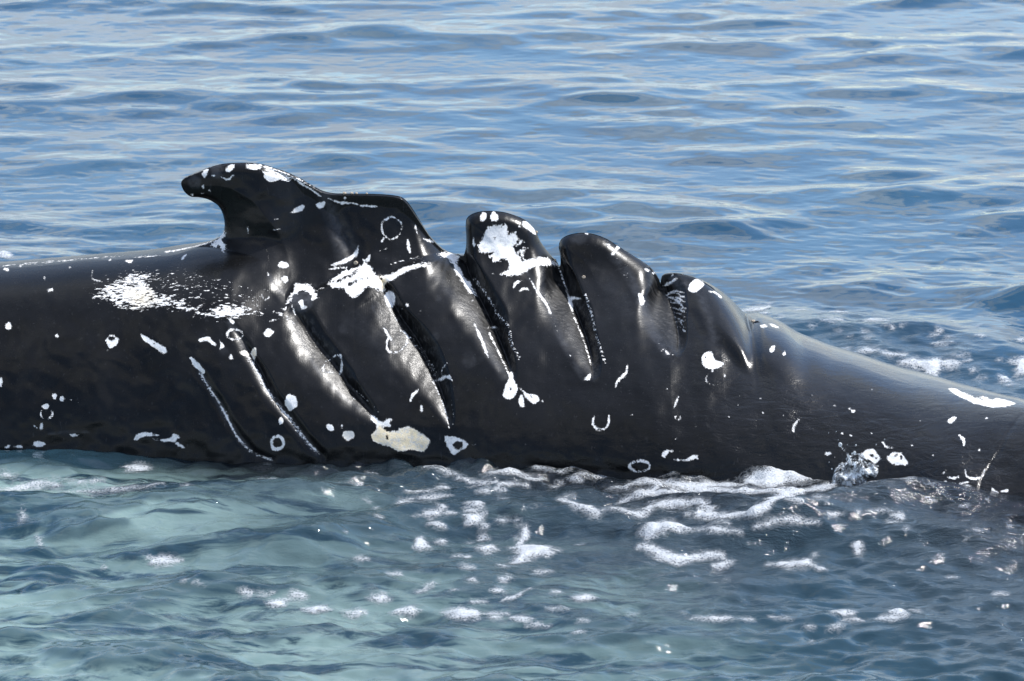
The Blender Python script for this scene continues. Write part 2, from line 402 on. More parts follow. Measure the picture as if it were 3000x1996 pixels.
# ---------------------------------------------------------------- white scars and marks, plus painted glints and sheen, traced on the flank
PV = proj(VN.reshape(-1, 3))            # where each skin vertex is seen
NVn = len(PV)
scar_glint = np.full(NVn, -12.0); speck = np.zeros(NVn); veil = np.zeros(NVn); rag = np.zeros(NVn); cream = np.zeros(NVn)
def box(pts, pad):
    lo = pts.min(0) - pad; hi = pts.max(0) + pad
    return np.nonzero((PV[:, 0] > lo[0]) & (PV[:, 0] < hi[0]) & (PV[:, 1] > lo[1]) & (PV[:, 1] < hi[1]))[0]
def blob(reg, pts, hole=False, cr_=0, rg=0.0):
    p = smooth_pl(np.vstack([T(reg, pts), T(reg, pts[:1])]), 3)[:-1]; ii = box(p, 14)
    if not len(ii): return
    s = poly_sdf(PV[ii], p)
    if hole: scar_glint[ii] = np.minimum(scar_glint[ii], -s)
    else:
        scar_glint[ii] = np.maximum(scar_glint[ii], s)
        rag[ii] = np.maximum(rag[ii], rg * sstep(-14, -8, s))
        if cr_: cream[ii] = np.maximum(cream[ii], cr_ * sstep(-4, 6, s))
def ell(reg, cx, cy, rx, ry, rot=0, hole=False, cr_=0):
    a = np.linspace(0, 2 * np.pi, 17)[:-1]; c, s = math.cos(rad(rot)), math.sin(rad(rot))
    w = 1 + .07 * np.sin(3 * a + cx) + .06 * np.sin(5 * a + cy)
    pts = [(cx + rx * k * math.cos(t) * c - ry * k * math.sin(t) * s, cy + rx * k * math.cos(t) * s + ry * k * math.sin(t) * c) for t, k in zip(a, w)]
    blob(reg, pts, hole, cr_)
def stroke(reg, pts, w, taper=True, arr=None, val=1.0, soft=None):
    p = smooth_pl(T(reg, pts), 4); w = w / REG[reg][2] / 2; ii = box(p, w + 14)
    if not len(ii): return
    d, par, _ = polyline_near(PV[ii], p)
    wv = w
    if taper and arr is None: wv = w * (.45 + .55 * np.sin(np.pi * np.clip(par / (len(p) - 1), .04, .96)))
    if arr is None: scar_glint[ii] = np.maximum(scar_glint[ii], wv - d)
    else:
        f = w if soft is None else soft
        arr[ii] = np.maximum(arr[ii], val * sstep(w + f * .5, w - f, d))
def ring(reg, cx, cy, rx, ry, th, a0=0, a1=360):
    n = 25; a = np.linspace(rad(a0), rad(a1), n)
    pts = [(cx + rx * (1 + .05 * math.sin(3 * t + cx)) * math.cos(t), cy + ry * (1 + .05 * math.sin(4 * t + cy)) * math.sin(t)) for t in a]
    stroke(reg, pts, th, taper=(a1 - a0) < 359)
def dens(reg, pts, val, fe=8, arr=None):
    arr = speck if arr is None else arr
    p = T(reg, pts); ii = box(p, fe)
    if len(ii): arr[ii] = np.maximum(arr[ii], val * sstep(-fe, fe, poly_sdf(PV[ii], p)))
def line_speck(reg, pts, w, val): stroke(reg, pts, w * 1.25, arr=speck, val=val, soft=4)
def haze_mark(reg, pts, w, val): stroke(reg, pts, w, arr=veil, val=val)
def ghost(reg, cx, cy, r, val): dens(reg, [(cx + r * math.cos(t), cy + r * math.sin(t)) for t in np.linspace(0, 6.28, 17)[:-1]], val, 6, veil)
# --- fin
blob('A', [(235, 188), (252, 157), (287, 143), (280, 190), (256, 216)]); blob('A', [(420, 162), (440, 122), (480, 108), (490, 130), (470, 155), (440, 170)])
stroke('A', [(385, 205), (440, 225), (478, 192)], 15); ghost('A', 185, 245, 48, .5); ghost('A', 360, 165, 55, .45); ghost('A', 200, 265, 26, .8)
blob('A', [(148, 338), (178, 333), (166, 358)]); ell('A', 250, 280, 7, 16); ell('A', 240, 330, 12, 6); ell('A', 297, 312, 9, 9); ell('A', 325, 195, 16, 7)
dens('A', [(570, 100), (700, 106), (830, 146), (960, 200), (1070, 258), (1000, 275), (930, 228), (890, 255), (840, 235), (770, 255), (710, 205), (690, 155), (610, 155), (572, 160)], .72, 5)
blob('A', [(578, 125), (640, 112), (690, 130), (670, 148), (600, 152)])
blob('A', [(705, 190), (760, 180), (860, 195), (830, 222), (775, 245), (735, 230)])
stroke('A', [(985, 255), (1060, 292), (1150, 355)], 14); line_speck('A', [(900, 175), (1000, 225), (1100, 278)], 26, .5)
blob('A', [(1105, 415), (1150, 395), (1187, 392), (1160, 447), (1125, 440)]); blob('A', [(918, 478), (960, 440), (1022, 420), (1010, 460), (960, 478), (925, 490)])
stroke('A', [(588, 582), (595, 638)], 11); stroke('A', [(785, 612), (842, 602)], 11); stroke('A', [(788, 532), (822, 526)], 8); line_speck('A', [(990, 350), (1040, 335)], 30, .45)
blob('A', [(296, 718), (340, 692), (385, 655), (408, 620), (414, 660), (392, 695), (426, 735), (404, 784), (375, 738), (345, 748), (320, 742)], rg=0.5)
stroke('A', [(-40, 782), (60, 766), (160, 744), (310, 702)], 12, taper=False)  # glowing backlit rim of the back, painted as a white line
line_speck('C', [(0, 100), (200, 78), (420, 62), (600, 37), (720, 33), (880, 33), (1000, 28), (1190, 8)], 20, .62)  # the same rim light carried on along the ridge as white specks
blob('C', [(868, 58), (925, 53), (905, 73)]); ell('C', 43, 118, 20, 11); ell('C', 146, 95, 14, 9); ell('C', 765, 52, 10, 5); ell('C', 275, 85, 24, 5)
stroke('A', [(85, 835), (118, 800)], 20); dens('A', [(0, 870), (100, 860), (220, 900), (240, 960), (0, 960)], .22, 10)
blob('A', [(818, 885), (850, 852), (902, 873), (892, 902), (840, 902)]); blob('A', [(840, 985), (878, 960), (902, 992), (878, 1023), (852, 1000)])
stroke('A', [(1200, 368), (1290, 400), (1380, 405), (1432, 415)], 17); stroke('A', [(1450, 424), (1530, 430), (1582, 432)], 15); ell('A', 1335, 368, 9, 12)
ring('A', 1693, 598, 78, 82, 12); stroke('A', [(1638, 660), (1616, 702)], 14)
stroke('A', [(1872, 560), (1878, 600), (1890, 642)], 12); stroke('A', [(1812, 690), (1832, 785)], 22); blob('A', [(1935, 680), (1990, 680), (2022, 712), (1985, 708)])
stroke('A', [(1600, 772), (1652, 752)], 6); haze_mark('A', [(1190, 350), (1240, 500), (1290, 640), (1330, 800)], 130, .55); haze_mark('A', [(1290, 560), (1400, 760)], 120, .35)
stroke('A', [(1436, 735), (1415, 800), (1330, 850), (1235, 882)], 30); stroke('A', [(1215, 912), (1300, 900), (1345, 902)], 14); stroke('A', [(1522, 805), (1510, 850), (1480, 900)], 26)
blob('A', [(1203, 1022), (1260, 970), (1340, 920), (1420, 900), (1470, 870), (1480, 840), (1512, 872), (1560, 930), (1600, 980), (1640, 1000), (1640, 1052), (1620, 1080), (1560, 1055), (1510, 1050), (1470, 1080), (1430, 1118), (1380, 1122), (1338, 1080), (1325, 1058), (1240, 1050)], rg=0.6)
for pts in ([(1280, 1000), (1340, 975), (1390, 960)], [(1360, 1030), (1420, 1000), (1500, 975)], [(1250, 1010), (1300, 1010)], [(1400, 940), (1460, 920)]):
    p_ = T('A', pts); ii_ = box(p_, 14); d_, _, _ = polyline_near(PV[ii_], p_); scar_glint[ii_] = np.minimum(scar_glint[ii_], d_ - 2.2)
blob('A', [(1600, 962), (1680, 950), (1760, 910), (1850, 880), (1990, 863), (1960, 884), (1850, 912), (1760, 960), (1680, 1002), (1640, 1022)], rg=0.4)
line_speck('A', [(1650, 885), (1800, 840), (1995, 788)], 12, .75); line_speck('A', [(1850, 870), (1900, 840), (1980, 860)], 40, .35)
blob('A', [(2028, 800), (2100, 783), (2170, 790), (2212, 830), (2190, 860), (2212, 920), (2242, 980), (2290, 1010), (2302, 1062), (2280, 1080), (2240, 1020), (2190, 960), (2160, 880), (2120, 830)], rg=0.6)
ell('A', 1680, 1140, 42, 68, -8); ell('A', 1813, 1185, 11, 12); ell('A', 1915, 1235, 6, 8); ell('A', 1775, 1218, 7, 5)
dens('A', [(1590, 960), (1650, 980), (1650, 1080), (1600, 1060)], 1.0, 8, cream)
blob('A', [(888, 1165), (945, 1060), (958, 1028), (1060, 1028), (1092, 1060), (1124, 1130), (1090, 1142), (1062, 1090), (1000, 1080), (940, 1120), (902, 1185)], rg=0.7)
blob('A', [(978, 1150), (1010, 1148), (1022, 1188), (1052, 1200), (1000, 1222)]); stroke('A', [(930, 1195), (955, 1265)], 20); ghost('A', 1000, 1150, 90, .6); stroke('A', [(845, 1212), (878, 1217), (892, 1180)], 14)
blob('A', [(738, 930), (758, 952), (745, 968)]); haze_mark('A', [(755, 965), (790, 1030), (855, 1085)], 50, .5); ring('A', 728, 1107, 30, 37, 5, 20, 330); line_speck('A', [(1120, 1070), (1180, 1045), (1250, 1020)], 30, .5)
line_speck('A', [(1020, 1270), (1070, 1268)], 14, .6); line_speck('A', [(1210, 1050), (1310, 1100)], 20, .4)
# --- forward flank, speckled patch and small marks
dens('C', [(625, 300), (720, 230), (880, 140), (1000, 120), (1080, 150), (1040, 220), (1110, 270), (1230, 290), (1300, 350), (1450, 400), (1520, 350), (1640, 340), (1760, 370), (1880, 440), (1750, 440), (1640, 470), (1500, 470), (1350, 440), (1250, 410), (1130, 395), (950, 410), (800, 400), (760, 350), (640, 330)], .72, 22)
dens('C', [(780, 300), (900, 210), (1040, 230), (1110, 300), (1050, 380), (900, 390)], .82, 16); dens('C', [(1500, 390), (1620, 370), (1700, 420), (1600, 460), (1480, 440)], .85, 10)
dens('C', [(610, 330), (640, 190), (900, 90), (1200, 90), (1560, 170), (1800, 270), (1920, 430), (1800, 450), (1640, 475), (1350, 450), (1100, 410), (780, 410)], .40, 24)
dens('C', [(880, 260), (1060, 240), (1090, 360), (930, 390)], .55, 18, cream)
blob('C', [(733, 608), (775, 570), (827, 600), (815, 640), (775, 667), (748, 645)]); ell('C', 775, 597, 20, 13, 0, True); ell('C', 750, 682, 5, 5)
blob('C', [(978, 563), (1020, 588), (1130, 648), (1162, 680), (1147, 706), (1080, 667), (1000, 612)]); ell('C', 1072, 632, 5, 4, 0, True)
blob('C', [(1378, 607), (1420, 588), (1460, 593), (1503, 642), (1480, 648), (1440, 617), (1390, 620)]); blob('C', [(1528, 612), (1562, 652), (1530, 672), (1536, 640)]); ell('C', 1608, 728, 15, 16); ghost('C', 1560, 690, 30, .3)
ring('C', 1635, 570, 55, 35, 18, 10, 340); blob('C', [(1580, 456), (1633, 470), (1627, 503), (1600, 487)]); blob('C', [(1830, 560), (1865, 527), (1907, 548), (1880, 587), (1845, 582)])
blob('C', [(33, 512), (60, 482), (84, 510), (65, 541), (40, 531)]); ell('C', 395, 580, 12, 12); ell('C', 350, 262, 23, 11, -20); ell('C', 310, 177, 7, 13); ell('C', 4, 900, 12, 30); ell('C', 487, 102, 8, 6)
stroke('C', [(645, 125), (643, 180), (698, 200)], 9); blob('C', [(1658, 690), (1700, 678), (1737, 705), (1715, 727), (1670, 705)], cr_=.6); blob('C', [(1743, 702), (1770, 658), (1787, 690), (1772, 748)], cr_=.7)
ell('C', 380, 1000, 17, 20); ell('C', 432, 1018, 19, 18); ell('C', 318, 1070, 31, 19, -10); ring('C', 322, 1122, 42, 36, 16, -40, 70); ring('C', 322, 1122, 42, 36, 6, 110, 240); ell('C', 288, 1210, 10, 26, 10); ell('C', 494, 1026, 7, 5); stroke('C', [(235, 1205), (258, 1222)], 7); stroke('C', [(532, 1045), (548, 1040)], 4)
blob('C', [(930, 1303), (955, 1262), (1020, 1248), (1112, 1273), (1060, 1281), (990, 1286), (960, 1307)]); blob('C', [(1063, 1298), (1150, 1300), (1190, 1285), (1210, 1260), (1257, 1285), (1222, 1310), (1287, 1357), (1270, 1362), (1200, 1320), (1120, 1314)])
blob('C', [(218, 1347), (250, 1308), (315, 1330), (280, 1352)]); ell('C', 52, 1350, 22, 9, -10); ell('C', 130, 1350, 32, 9); ell('C', 520, 1272, 32, 11); haze_mark('C', [(340, 1262), (470, 1250), (620, 1248)], 18, .5)
stroke('C', [(1332, 735), (1370, 785), (1415, 830)], 44, taper=True); stroke('C', [(1400, 845), (1440, 920), (1500, 1010), (1560, 1110), (1620, 1230), (1680, 1320), (1760, 1390), (1890, 1445)], 13, taper=False); line_speck('C', [(1395, 840), (1440, 920), (1500, 1010), (1560, 1110), (1620, 1230), (1680, 1320), (1760, 1390), (1890, 1445)], 34, .5)
stroke('C', [(1730, 735), (1800, 850), (1860, 960), (1940, 1065), (2020, 1160), (2148, 1325), (2222, 1402)], 9, taper=False); haze_mark('C', [(1395, 840), (1500, 1010), (1620, 1230), (1760, 1390), (1890, 1445)], 46, .4)
line_speck('C', [(1720, 720), (1790, 830), (1850, 950), (1930, 1060), (2010, 1150), (2138, 1320), (2220, 1400)], 34, .60); haze_mark('C', [(1600, 490), (1650, 560), (1720, 700)], 50, .45); haze_mark('C', [(1740, 740), (1860, 960), (2000, 1150), (2200, 1390)], 40, .55)
ell('C', 2025, 1042, 45, 58); ell('C', 1955, 1170, 16, 28, 15); ring('C', 1930, 1325, 42, 46, 22)
ell('D', 785, 1038, 40, 27, 35); ell('D', 887, 1031, 15, 14, 40); ell('D', 945, 1105, 57, 44, 0, False, .35)
blob('D', [(1128, 1110), (1180, 1060), (1205, 1015), (1240, 1040), (1330, 1072), (1430, 1033), (1500, 1040), (1580, 1090), (1645, 1152), (1630, 1195), (1590, 1248), (1480, 1230), (1380, 1245), (1300, 1205), (1210, 1182), (1150, 1147)], cr_=1.0, rg=.3)
blob('D', [(1126, 938), (1160, 935), (1230, 990), (1290, 958), (1327, 965), (1300, 1000), (1307, 1032), (1260, 1032), (1200, 1030), (1150, 985)]); ell('D', 1278, 1115, 14, 18, 0, True); dens('D', [(1160, 1060), (1240, 1060), (1240, 1150), (1160, 1130)], 1.0, 14, cream)
blob('D', [(1768, 1108), (1850, 1113), (1930, 1140), (1978, 1190), (1900, 1240), (1852, 1278), (1808, 1230), (1780, 1180)]); ell('D', 1888, 1192, 40, 34, 0, True)
stroke('D', [(1285, 262), (1272, 340), (1300, 388), (1380, 383), (1440, 320), (1450, 270), (1440, 232), (1390, 203)], 17, taper=False)
stroke('D', [(750, 468), (725, 530), (745, 560), (825, 560)], 19); stroke('D', [(772, 464), (820, 427), (872, 412), (887, 480), (880, 550), (858, 598)], 19)
stroke('D', [(1478, 805), (1500, 755), (1548, 713)], 24); ell('D', 1573, 873, 15, 29, 0); stroke('D', [(1676, 636), (1740, 620), (1795, 600), (1845, 637)], 30); stroke('D', [(1738, 575), (1760, 520), (1793, 483)], 18); ell('D', 1815, 600, 14, 14)
line_speck('D', [(305, 40), (400, 80), (465, 130)], 34, .6); haze_mark('D', [(460, 140), (540, 290), (640, 480), (760, 640), (900, 770), (1040, 870)], 42, .6); line_speck('D', [(470, 150), (560, 320), (700, 560), (860, 740), (1000, 850)], 14, .32)
line_speck('D', [(900, 680), (1000, 800), (1100, 915), (1160, 965)], 16, .75); line_speck('D', [(560, 190), (680, 350), (840, 590)], 20, .56); line_speck('D', [(960, 690), (1100, 800), (1200, 900), (1250, 955)], 24, .5); stroke('D', [(265, 118), (350, 103)], 14)
line_speck('D', [(1640, 580), (1710, 720), (1765, 850), (1795, 960), (1812, 1040), (1850, 1000)], 18, .75); stroke('D', [(1236, 165), (1270, 215), (1300, 265), (1330, 300)], 20); line_speck('D', [(1300, 20), (1400, 180), (1480, 300)], 18, .7)
line_speck('D', [(1480, 260), (1560, 360), (1640, 480), (1690, 580)], 44, .46); line_speck('D', [(1830, 800), (1857, 980)], 16, .5); haze_mark('D', [(1740, 860), (1800, 1000)], 50, .5); haze_mark('D', [(1150, 0), (1250, 170), (1340, 330)], 30, .35); haze_mark('D', [(1180, -30), (1300, 130), (1420, 330)], 90, .22)  # veil strokes down the shoulder paint its grey sheen into the skin colour
haze_mark('D', [(1000, 110), (1150, 300), (1250, 450)], 190, .12); ghost('D', 1255, 112, 24, .25); ghost('D', 1690, 250, 30, .18); ghost('D', 1985, 455, 62, .22); ghost('D', 900, 190, 40, .14); ghost('D', 1200, 220, 60, .14)
# --- the two pillar lobes and the rear lobe
blob('B', [(353, 380), (400, 300), (420, 253), (540, 233), (562, 260), (555, 302), (612, 290), (622, 340), (600, 400), (640, 450), (672, 480), (780, 456), (880, 485), (912, 516), (780, 512), (720, 537), (650, 572), (590, 586), (508, 575), (560, 540), (570, 510), (545, 470), (470, 487), (438, 450), (470, 420), (378, 421)], rg=0.8)
ell('B', 472, 320, 6, 5, 0, True); stroke('B', [(490, 425), (520, 410)], 4); ell('B', 392, 176, 20, 33, 15); ell('B', 465, 178, 25, 33, -10); blob('B', [(655, 210), (700, 203), (737, 240), (757, 305), (700, 272), (662, 240)]); ell('B', 640, 243, 7, 7)
line_speck('B', [(570, 300), (640, 350), (650, 420)], 60, .45); stroke('B', [(627, 422), (697, 394)], 18); stroke('B', [(658, 430), (666, 468)], 20); stroke('B', [(322, 322), (324, 375)], 13); ell('B', 645, 352, 16, 12)
stroke('B', [(600, 667), (615, 635), (662, 617)], 20); stroke('B', [(643, 688), (680, 672), (704, 685)], 18); ell('B', 460, 570, 10, 4)
stroke('B', [(712, 605), (760, 690), (820, 770), (855, 845)], 20); line_speck('B', [(850, 850), (900, 960), (960, 1080), (1080, 1290)], 14, .4); blob('B', [(1078, 1302), (1120, 1258), (1137, 1252), (1122, 1302)]); haze_mark('B', [(700, 570), (800, 740), (900, 950), (1000, 1160), (1090, 1290)], 54, .32)  # first white stroke is a painted sun glint; the veil paints the sheen band
stroke('B', [(1285, 432), (1332, 376)], 26, taper=False); ell('B', 1518, 545, 20, 9, 20); ell('B', 1568, 566, 11, 9); blob('B', [(1458, 700), (1490, 718), (1502, 777), (1473, 782)]); ell('B', 1105, 292, 14, 5, 10); stroke('B', [(1240, 368), (1262, 372)], 12); line_speck('B', [(1180, 330), (1250, 370)], 40, .25)
line_speck('B', [(1290, 450), (1380, 560), (1450, 690), (1510, 850), (1560, 980), (1660, 1110)], 60, .27); haze_mark('B', [(1290, 450), (1380, 560), (1450, 690), (1510, 850), (1560, 980), (1660, 1110)], 76, .45); line_speck('B', [(1640, 1095), (1690, 1120), (1750, 1060)], 30, .4); blob('B', [(1648, 1098), (1682, 1126), (1655, 1127)])  # the long veil band is this lobe's shoulder sheen, painted in
ghost('B', 1060, 330, 40, .3); ghost('B', 1015, 340, 20, .5); haze_mark('B', [(1380, 800), (1400, 860)], 120, .14); haze_mark('B', [(1220, 560), (1330, 750)], 200, .10)
blob('B', [(1813, 640), (1860, 603), (1913, 630), (1892, 672), (1840, 702), (1808, 682)]); ell('B', 1855, 655, 5, 4, 0, True); stroke('B', [(1636, 655), (1680, 632), (1722, 603)], 22); dens('B', [(1645, 690), (1770, 675), (1790, 750), (1792, 900), (1782, 985), (1732, 975), (1700, 870), (1660, 750)], .30, 4)
_r = np.random.RandomState(3)
for k_ in range(17):
    y0_ = 690 + k_ * 17 + _r.uniform(-5, 5); xl_ = 1650 + (y0_ - 690) * .30; xr_ = 1786 - max(0, 740 - y0_) * .2
    if k_ % 2: stroke('B', [(xl_, y0_ - 8), (xl_ + (xr_ - xl_) * _r.uniform(.4, .6), y0_ + _r.uniform(-8, 14)), (xl_ + (xr_ - xl_) * _r.uniform(.7, 1), y0_ + 18 + _r.uniform(-8, 14))], _r.uniform(5, 10))
    else: stroke('B', [(xr_, y0_ + 10), (xr_ - (xr_ - xl_) * _r.uniform(.2, .5), y0_ + _r.uniform(-4, 14))], _r.uniform(5, 9))

stroke('B', [(1658, 718), (1700, 692), (1725, 690)], 15); stroke('B', [(1688, 738), (1730, 760), (1765, 795)], 15); stroke('B', [(1685, 590), (1697, 578)], 8); stroke('B', [(1948, 690), (2000, 705), (2034, 738)], 12); haze_mark('B', [(1880, 690), (1930, 850), (1990, 1010)], 70, .38); haze_mark('B', [(1690, 620), (1790, 640)], 60, .5)  # veil running down the rear lobe paints its sheen
blob('B', [(1893, 1160), (1910, 1118), (1950, 1106), (1977, 1125), (1985, 1160), (2053, 1190), (2010, 1222), (1950, 1227), (1903, 1200)]); ell('B', 1920, 1145, 5, 5, 0, True)
stroke('B', [(1385, 1202), (1370, 1260), (1320, 1310), (1302, 1353)], 20); stroke('B', [(1735, 1415), (1722, 1450), (1705, 1493)], 18); ring('B', 1985, 1292, 58, 50, 4, 60, 250); ell('B', 2057, 1274, 6, 9); ell('B', 1972, 1243, 7, 6)
blob('B', [(577, 1238), (592, 1250), (600, 1300), (627, 1350), (612, 1412), (570, 1438), (527, 1412), (540, 1350), (560, 1310)]); blob('B', [(636, 1348), (690, 1395), (750, 1403), (777, 1440), (740, 1467), (690, 1430)]); blob('B', [(638, 1420), (658, 1408), (677, 1482), (640, 1478)]); ell('B', 580, 1362, 6, 8, 0, True); ell('B', 722, 1425, 9, 4, 30, True)
stroke('B', [(326, 910), (380, 1030), (424, 1145)], 20); dens('B', [(150, 430), (210, 440), (232, 560), (282, 610), (342, 680), (362, 745), (290, 705), (250, 625)], .66, 4); stroke('B', [(140, 430), (180, 480), (215, 540), (260, 630), (300, 700)], 30)  # first white stroke paints the sun's glare along the lip
stroke('B', [(423, 940), (482, 942)], 16); line_speck('B', [(330, 610), (420, 720), (480, 840), (570, 940), (580, 1040), (640, 1150)], 26, .58); line_speck('B', [(430, 980), (500, 1120), (572, 1272)], 18, .8); line_speck('B', [(300, 720), (390, 850), (430, 960)], 40, .3); haze_mark('B', [(330, 860), (380, 980), (440, 1130), (530, 1280)], 56, .35)  # veil paints the sheen on the shoulder beside the cut
haze_mark('B', [(20, 560), (140, 680), (260, 800), (330, 900)], 60, .2); ghost('B', 80, 740, 20, .3); ghost('B', 295, 1165, 52, .22); ghost('B', 60, 1003, 26, .2); ghost('B', 375, 1155, 18, .2)  # veil stroke continues the painted sheen higher up the lobe
stroke('B', [(978, 735), (1030, 740), (1065, 744)], 18); blob('B', [(974, 718), (1002, 760), (1012, 832), (985, 795)]); line_speck('B', [(1090, 705), (1140, 860), (1170, 1000), (1232, 1185)], 24, .56); line_speck('B', [(910, 520), (970, 700), (1010, 850), (1080, 1020), (1132, 1192)], 18, .7); line_speck('B', [(955, 520), (1010, 640), (1080, 710)], 12, .3)
# --- right back and lower flank
blob('E', [(1762, 658), (1800, 646), (1900, 672), (2050, 712), (2200, 742), (2295, 765), (2303, 785), (2250, 806), (2150, 820), (2050, 810), (1950, 782), (1860, 742), (1790, 702)])
for pts in ([(1885, 700), (1960, 722), (2020, 745)], [(1960, 738), (2040, 758), (2120, 752)], [(1930, 730), (1990, 752)]):
    p_ = T('E', pts); ii_ = box(p_, 14); d_, _, _ = polyline_near(PV[ii_], p_); scar_glint[ii_] = np.minimum(scar_glint[ii_], d_ - 2.6)
blob('E', [(333, 192), (400, 178), (470, 183), (524, 212), (450, 208), (380, 207), (340, 210)]); ell('E', 427, 372, 15, 29, 25); ell('E', 517, 408, 11, 17, 25); ell('E', 1045, 848, 16, 8, -10); stroke('E', [(627, 912), (594, 958), (586, 1003)], 26); ell('E', 1187, 683, 7, 6); ell('E', 1560, 925, 6, 4)
blob('E', [(1763, 922), (1800, 893), (1837, 900), (1790, 942)]); stroke('E', [(1857, 1036), (1888, 1068), (1893, 1108)], 24); ell('E', 850, 1175, 31, 13); blob('E', [(1303, 1200), (1340, 1168), (1400, 1163), (1440, 1200), (1463, 1257), (1380, 1260), (1320, 1240)]); blob('E', [(1093, 1190), (1140, 1148), (1190, 1138), (1248, 1200), (1210, 1252), (1160, 1222), (1110, 1200)])
for c_ in ((1375, 1188, 16, 6, -30), (1410, 1205, 8, 14, 0), (1180, 1185, 22, 9, 10), (1222, 1208, 12, 7, 0)): ell('E', *c_, True)
stroke('E', [(1270, 1088), (1300, 1125), (1352, 1130)], 11); stroke('E', [(1733, 1327), (1767, 1288)], 16); stroke('E', [(1768, 1355), (1810, 1362), (1858, 1349)], 15); stroke('E', [(1900, 1298), (1912, 1345), (1960, 1365), (2025, 1355), (2047, 1303)], 18); stroke('E', [(1640, 1408), (1652, 1450), (1690, 1465), (1752, 1455)], 15); stroke('E', [(1692, 1388), (1650, 1492)], 10); blob('E', [(1733, 1378), (1760, 1383), (1787, 1417), (1760, 1422)])
stroke('E', [(1922, 1390), (1855, 1410), (1832, 1460), (1857, 1507)], 20); blob('E', [(2103, 1428), (2162, 1480), (2140, 1497), (2105, 1460)]); blob('E', [(2163, 1467), (2200, 1449), (2232, 1449), (2222, 1467)]); stroke('E', [(1895, 1522), (1995, 1509)], 16)
ring('H', 1060, 183, 46, 24, 12); ring('H', 1245, 130, 78, 26, 9, 10, 110); ring('H', 1240, 132, 76, 24, 12, 150, 250); ell('H', 1178, 122, 14, 12); ell('H', 1305, 142, 20, 10, -20); stroke('F', [(1402, 956), (1399, 980), (1380, 990), (1364, 976), (1368, 957)], 6); ring('F', 1560, 962, 6, 5, 2)
rng = np.random.RandomState(9)                                  # sparkle of water drips on the skin, painted as white dots
for _ in range(45):
    px_, py_ = rng.uniform(1250, 2950), rng.uniform(1080, 1360); r_ = rng.uniform(1.0, 2.6)
    if py_ < 1090 + (px_ - 1900) * .12: continue
    ell('P', px_, py_, r_ * rng.uniform(1, 1.8), r_ * .8)

tt_all = np.concatenate([np.zeros(far_n), np.repeat(tn, NC)])
full = lambda a, dflt: np.concatenate([np.full(far_n, dflt), a])
# water film / ripple roughness of the skin: strongest on the tail side and near the water
film = sstep(kpx(1750), kpx(2500), Vall[:, 0])
low = np.concatenate([np.zeros(far_n), sstep(1000, 1330, PV[:, 1])])
film = film * (.12 + .88 * sstep(.20, .48, tt_all))
film = np.clip(film + .35 * low * sstep(kpx(1000), kpx(1700), Vall[:, 0]), 0, 1)

m = MN('whale_skin')
geo = m.new('ShaderNodeNewGeometry'); tcx = m.new('ShaderNodeTexCoord'); pos = tcx.outputs['Object']
edge = m.noise(pos, 62, 5, .7, sc=(1.3, 1, .8), rot=(0, rad(-30), 0), dist=.4)
edge2 = m.noise(pos, 230, 4, .7)
sc = m.attr('scar_glint')
v = m.math('ADD', sc, m.math('MULTIPLY', m.math('SUBTRACT', edge, .5), m.math('MULTIPLY_ADD', m.attr('rag'), 30.0, 13.0)))
v = m.math('ADD', v, m.math('MULTIPLY', m.math('SUBTRACT', edge2, .5), 9.0))
v = m.math('ADD', v, m.math('MULTIPLY', m.math('SUBTRACT', m.noise(pos, 20, 3, .6), .54), 7.0))
wclean = m.sm(v, -1.0, 1.6)
streak = m.noise(pos, 85, 5, .72, sc=(.5, 1, 1.5), rot=(0, rad(14), 0))
spk = m.attr('speck')
thr = m.math('SUBTRACT', .76, m.math('MULTIPLY', spk, .40))
wspk = m.math('MULTIPLY', m.sm(m.math('SUBTRACT', streak, thr), 0, .025), m.sm(spk, .06, .14))
white = m.math('MAXIMUM', wclean, wspk)
vn = m.noise(pos, 22, 6, .7, dist=.4)
vl = m.math('MULTIPLY', m.attr('veil'), m.sm(vn, .25, .75), clamp=True)
skn = m.noise(pos, 5, 6, .6)
skin = m.mixc(m.sm(skn, .35, .7), (.0032, .0034, .0037), (.0080, .0082, .0090))
scr = m.noise(pos, 30, 3, .6, sc=(3, 3, .35), rot=(0, rad(35), 0), dist=.3)
skin = m.mixc(m.sm(scr, .62, .72), skin, (.017, .0175, .019))
skin = m.mixc(m.math('MULTIPLY', vl, .75), skin, (.13, .135, .15))
wcol = m.mixc(m.attr('cream'), (.95, .93, .90), (.97, .81, .54))
wcol = m.mixc(m.sm(m.noise(pos, 60, 6, .7), .42, .75), wcol, (.66, .66, .66))
wmix = m.math('MULTIPLY', white, m.sm(m.noise(pos, 38, 6, .75), .22, .5, .62, 1.0))
mp_ = m.new('ShaderNodeMapping', vector_type='TEXTURE'); m.l.new(pos, mp_.inputs['Vector'])
mp_.inputs['Rotation'].default_value = (0, rad(-27), 0); mp_.inputs['Scale'].default_value = (1, 1, 11)
stn = m.new('ShaderNodeTexNoise', i_Scale=70.0, i_Detail=5.0, i_Roughness=.65); m.l.new(mp_.outputs[0], stn.inputs['Vector'])
stripe = stn.outputs['Fac']; fold = m.attr('fold')          # stretched scar tissue along the cuts
skin = m.mixc(m.math('MULTIPLY', fold, m.sm(stripe, .48, .70, 0, .55)), skin, (.075, .073, .072))
col = m.mixc(wmix, skin, wcol)
m.l.new(col, m.b.inputs['Base Color'])
rn = m.noise(pos, 9, 5, .6)
rough = m.math('ADD', .19, m.math('MULTIPLY', rn, .16))
rough = m.math('ADD', rough, m.math('MULTIPLY', fold, .09))
rough = m.math('ADD', rough, m.math('MULTIPLY', white, .18))
m.l.new(rough, m.b.inputs['Roughness'])
m.b.inputs['IOR'].default_value = 1.35; m.b.inputs['Specular IOR Level'].default_value = .33
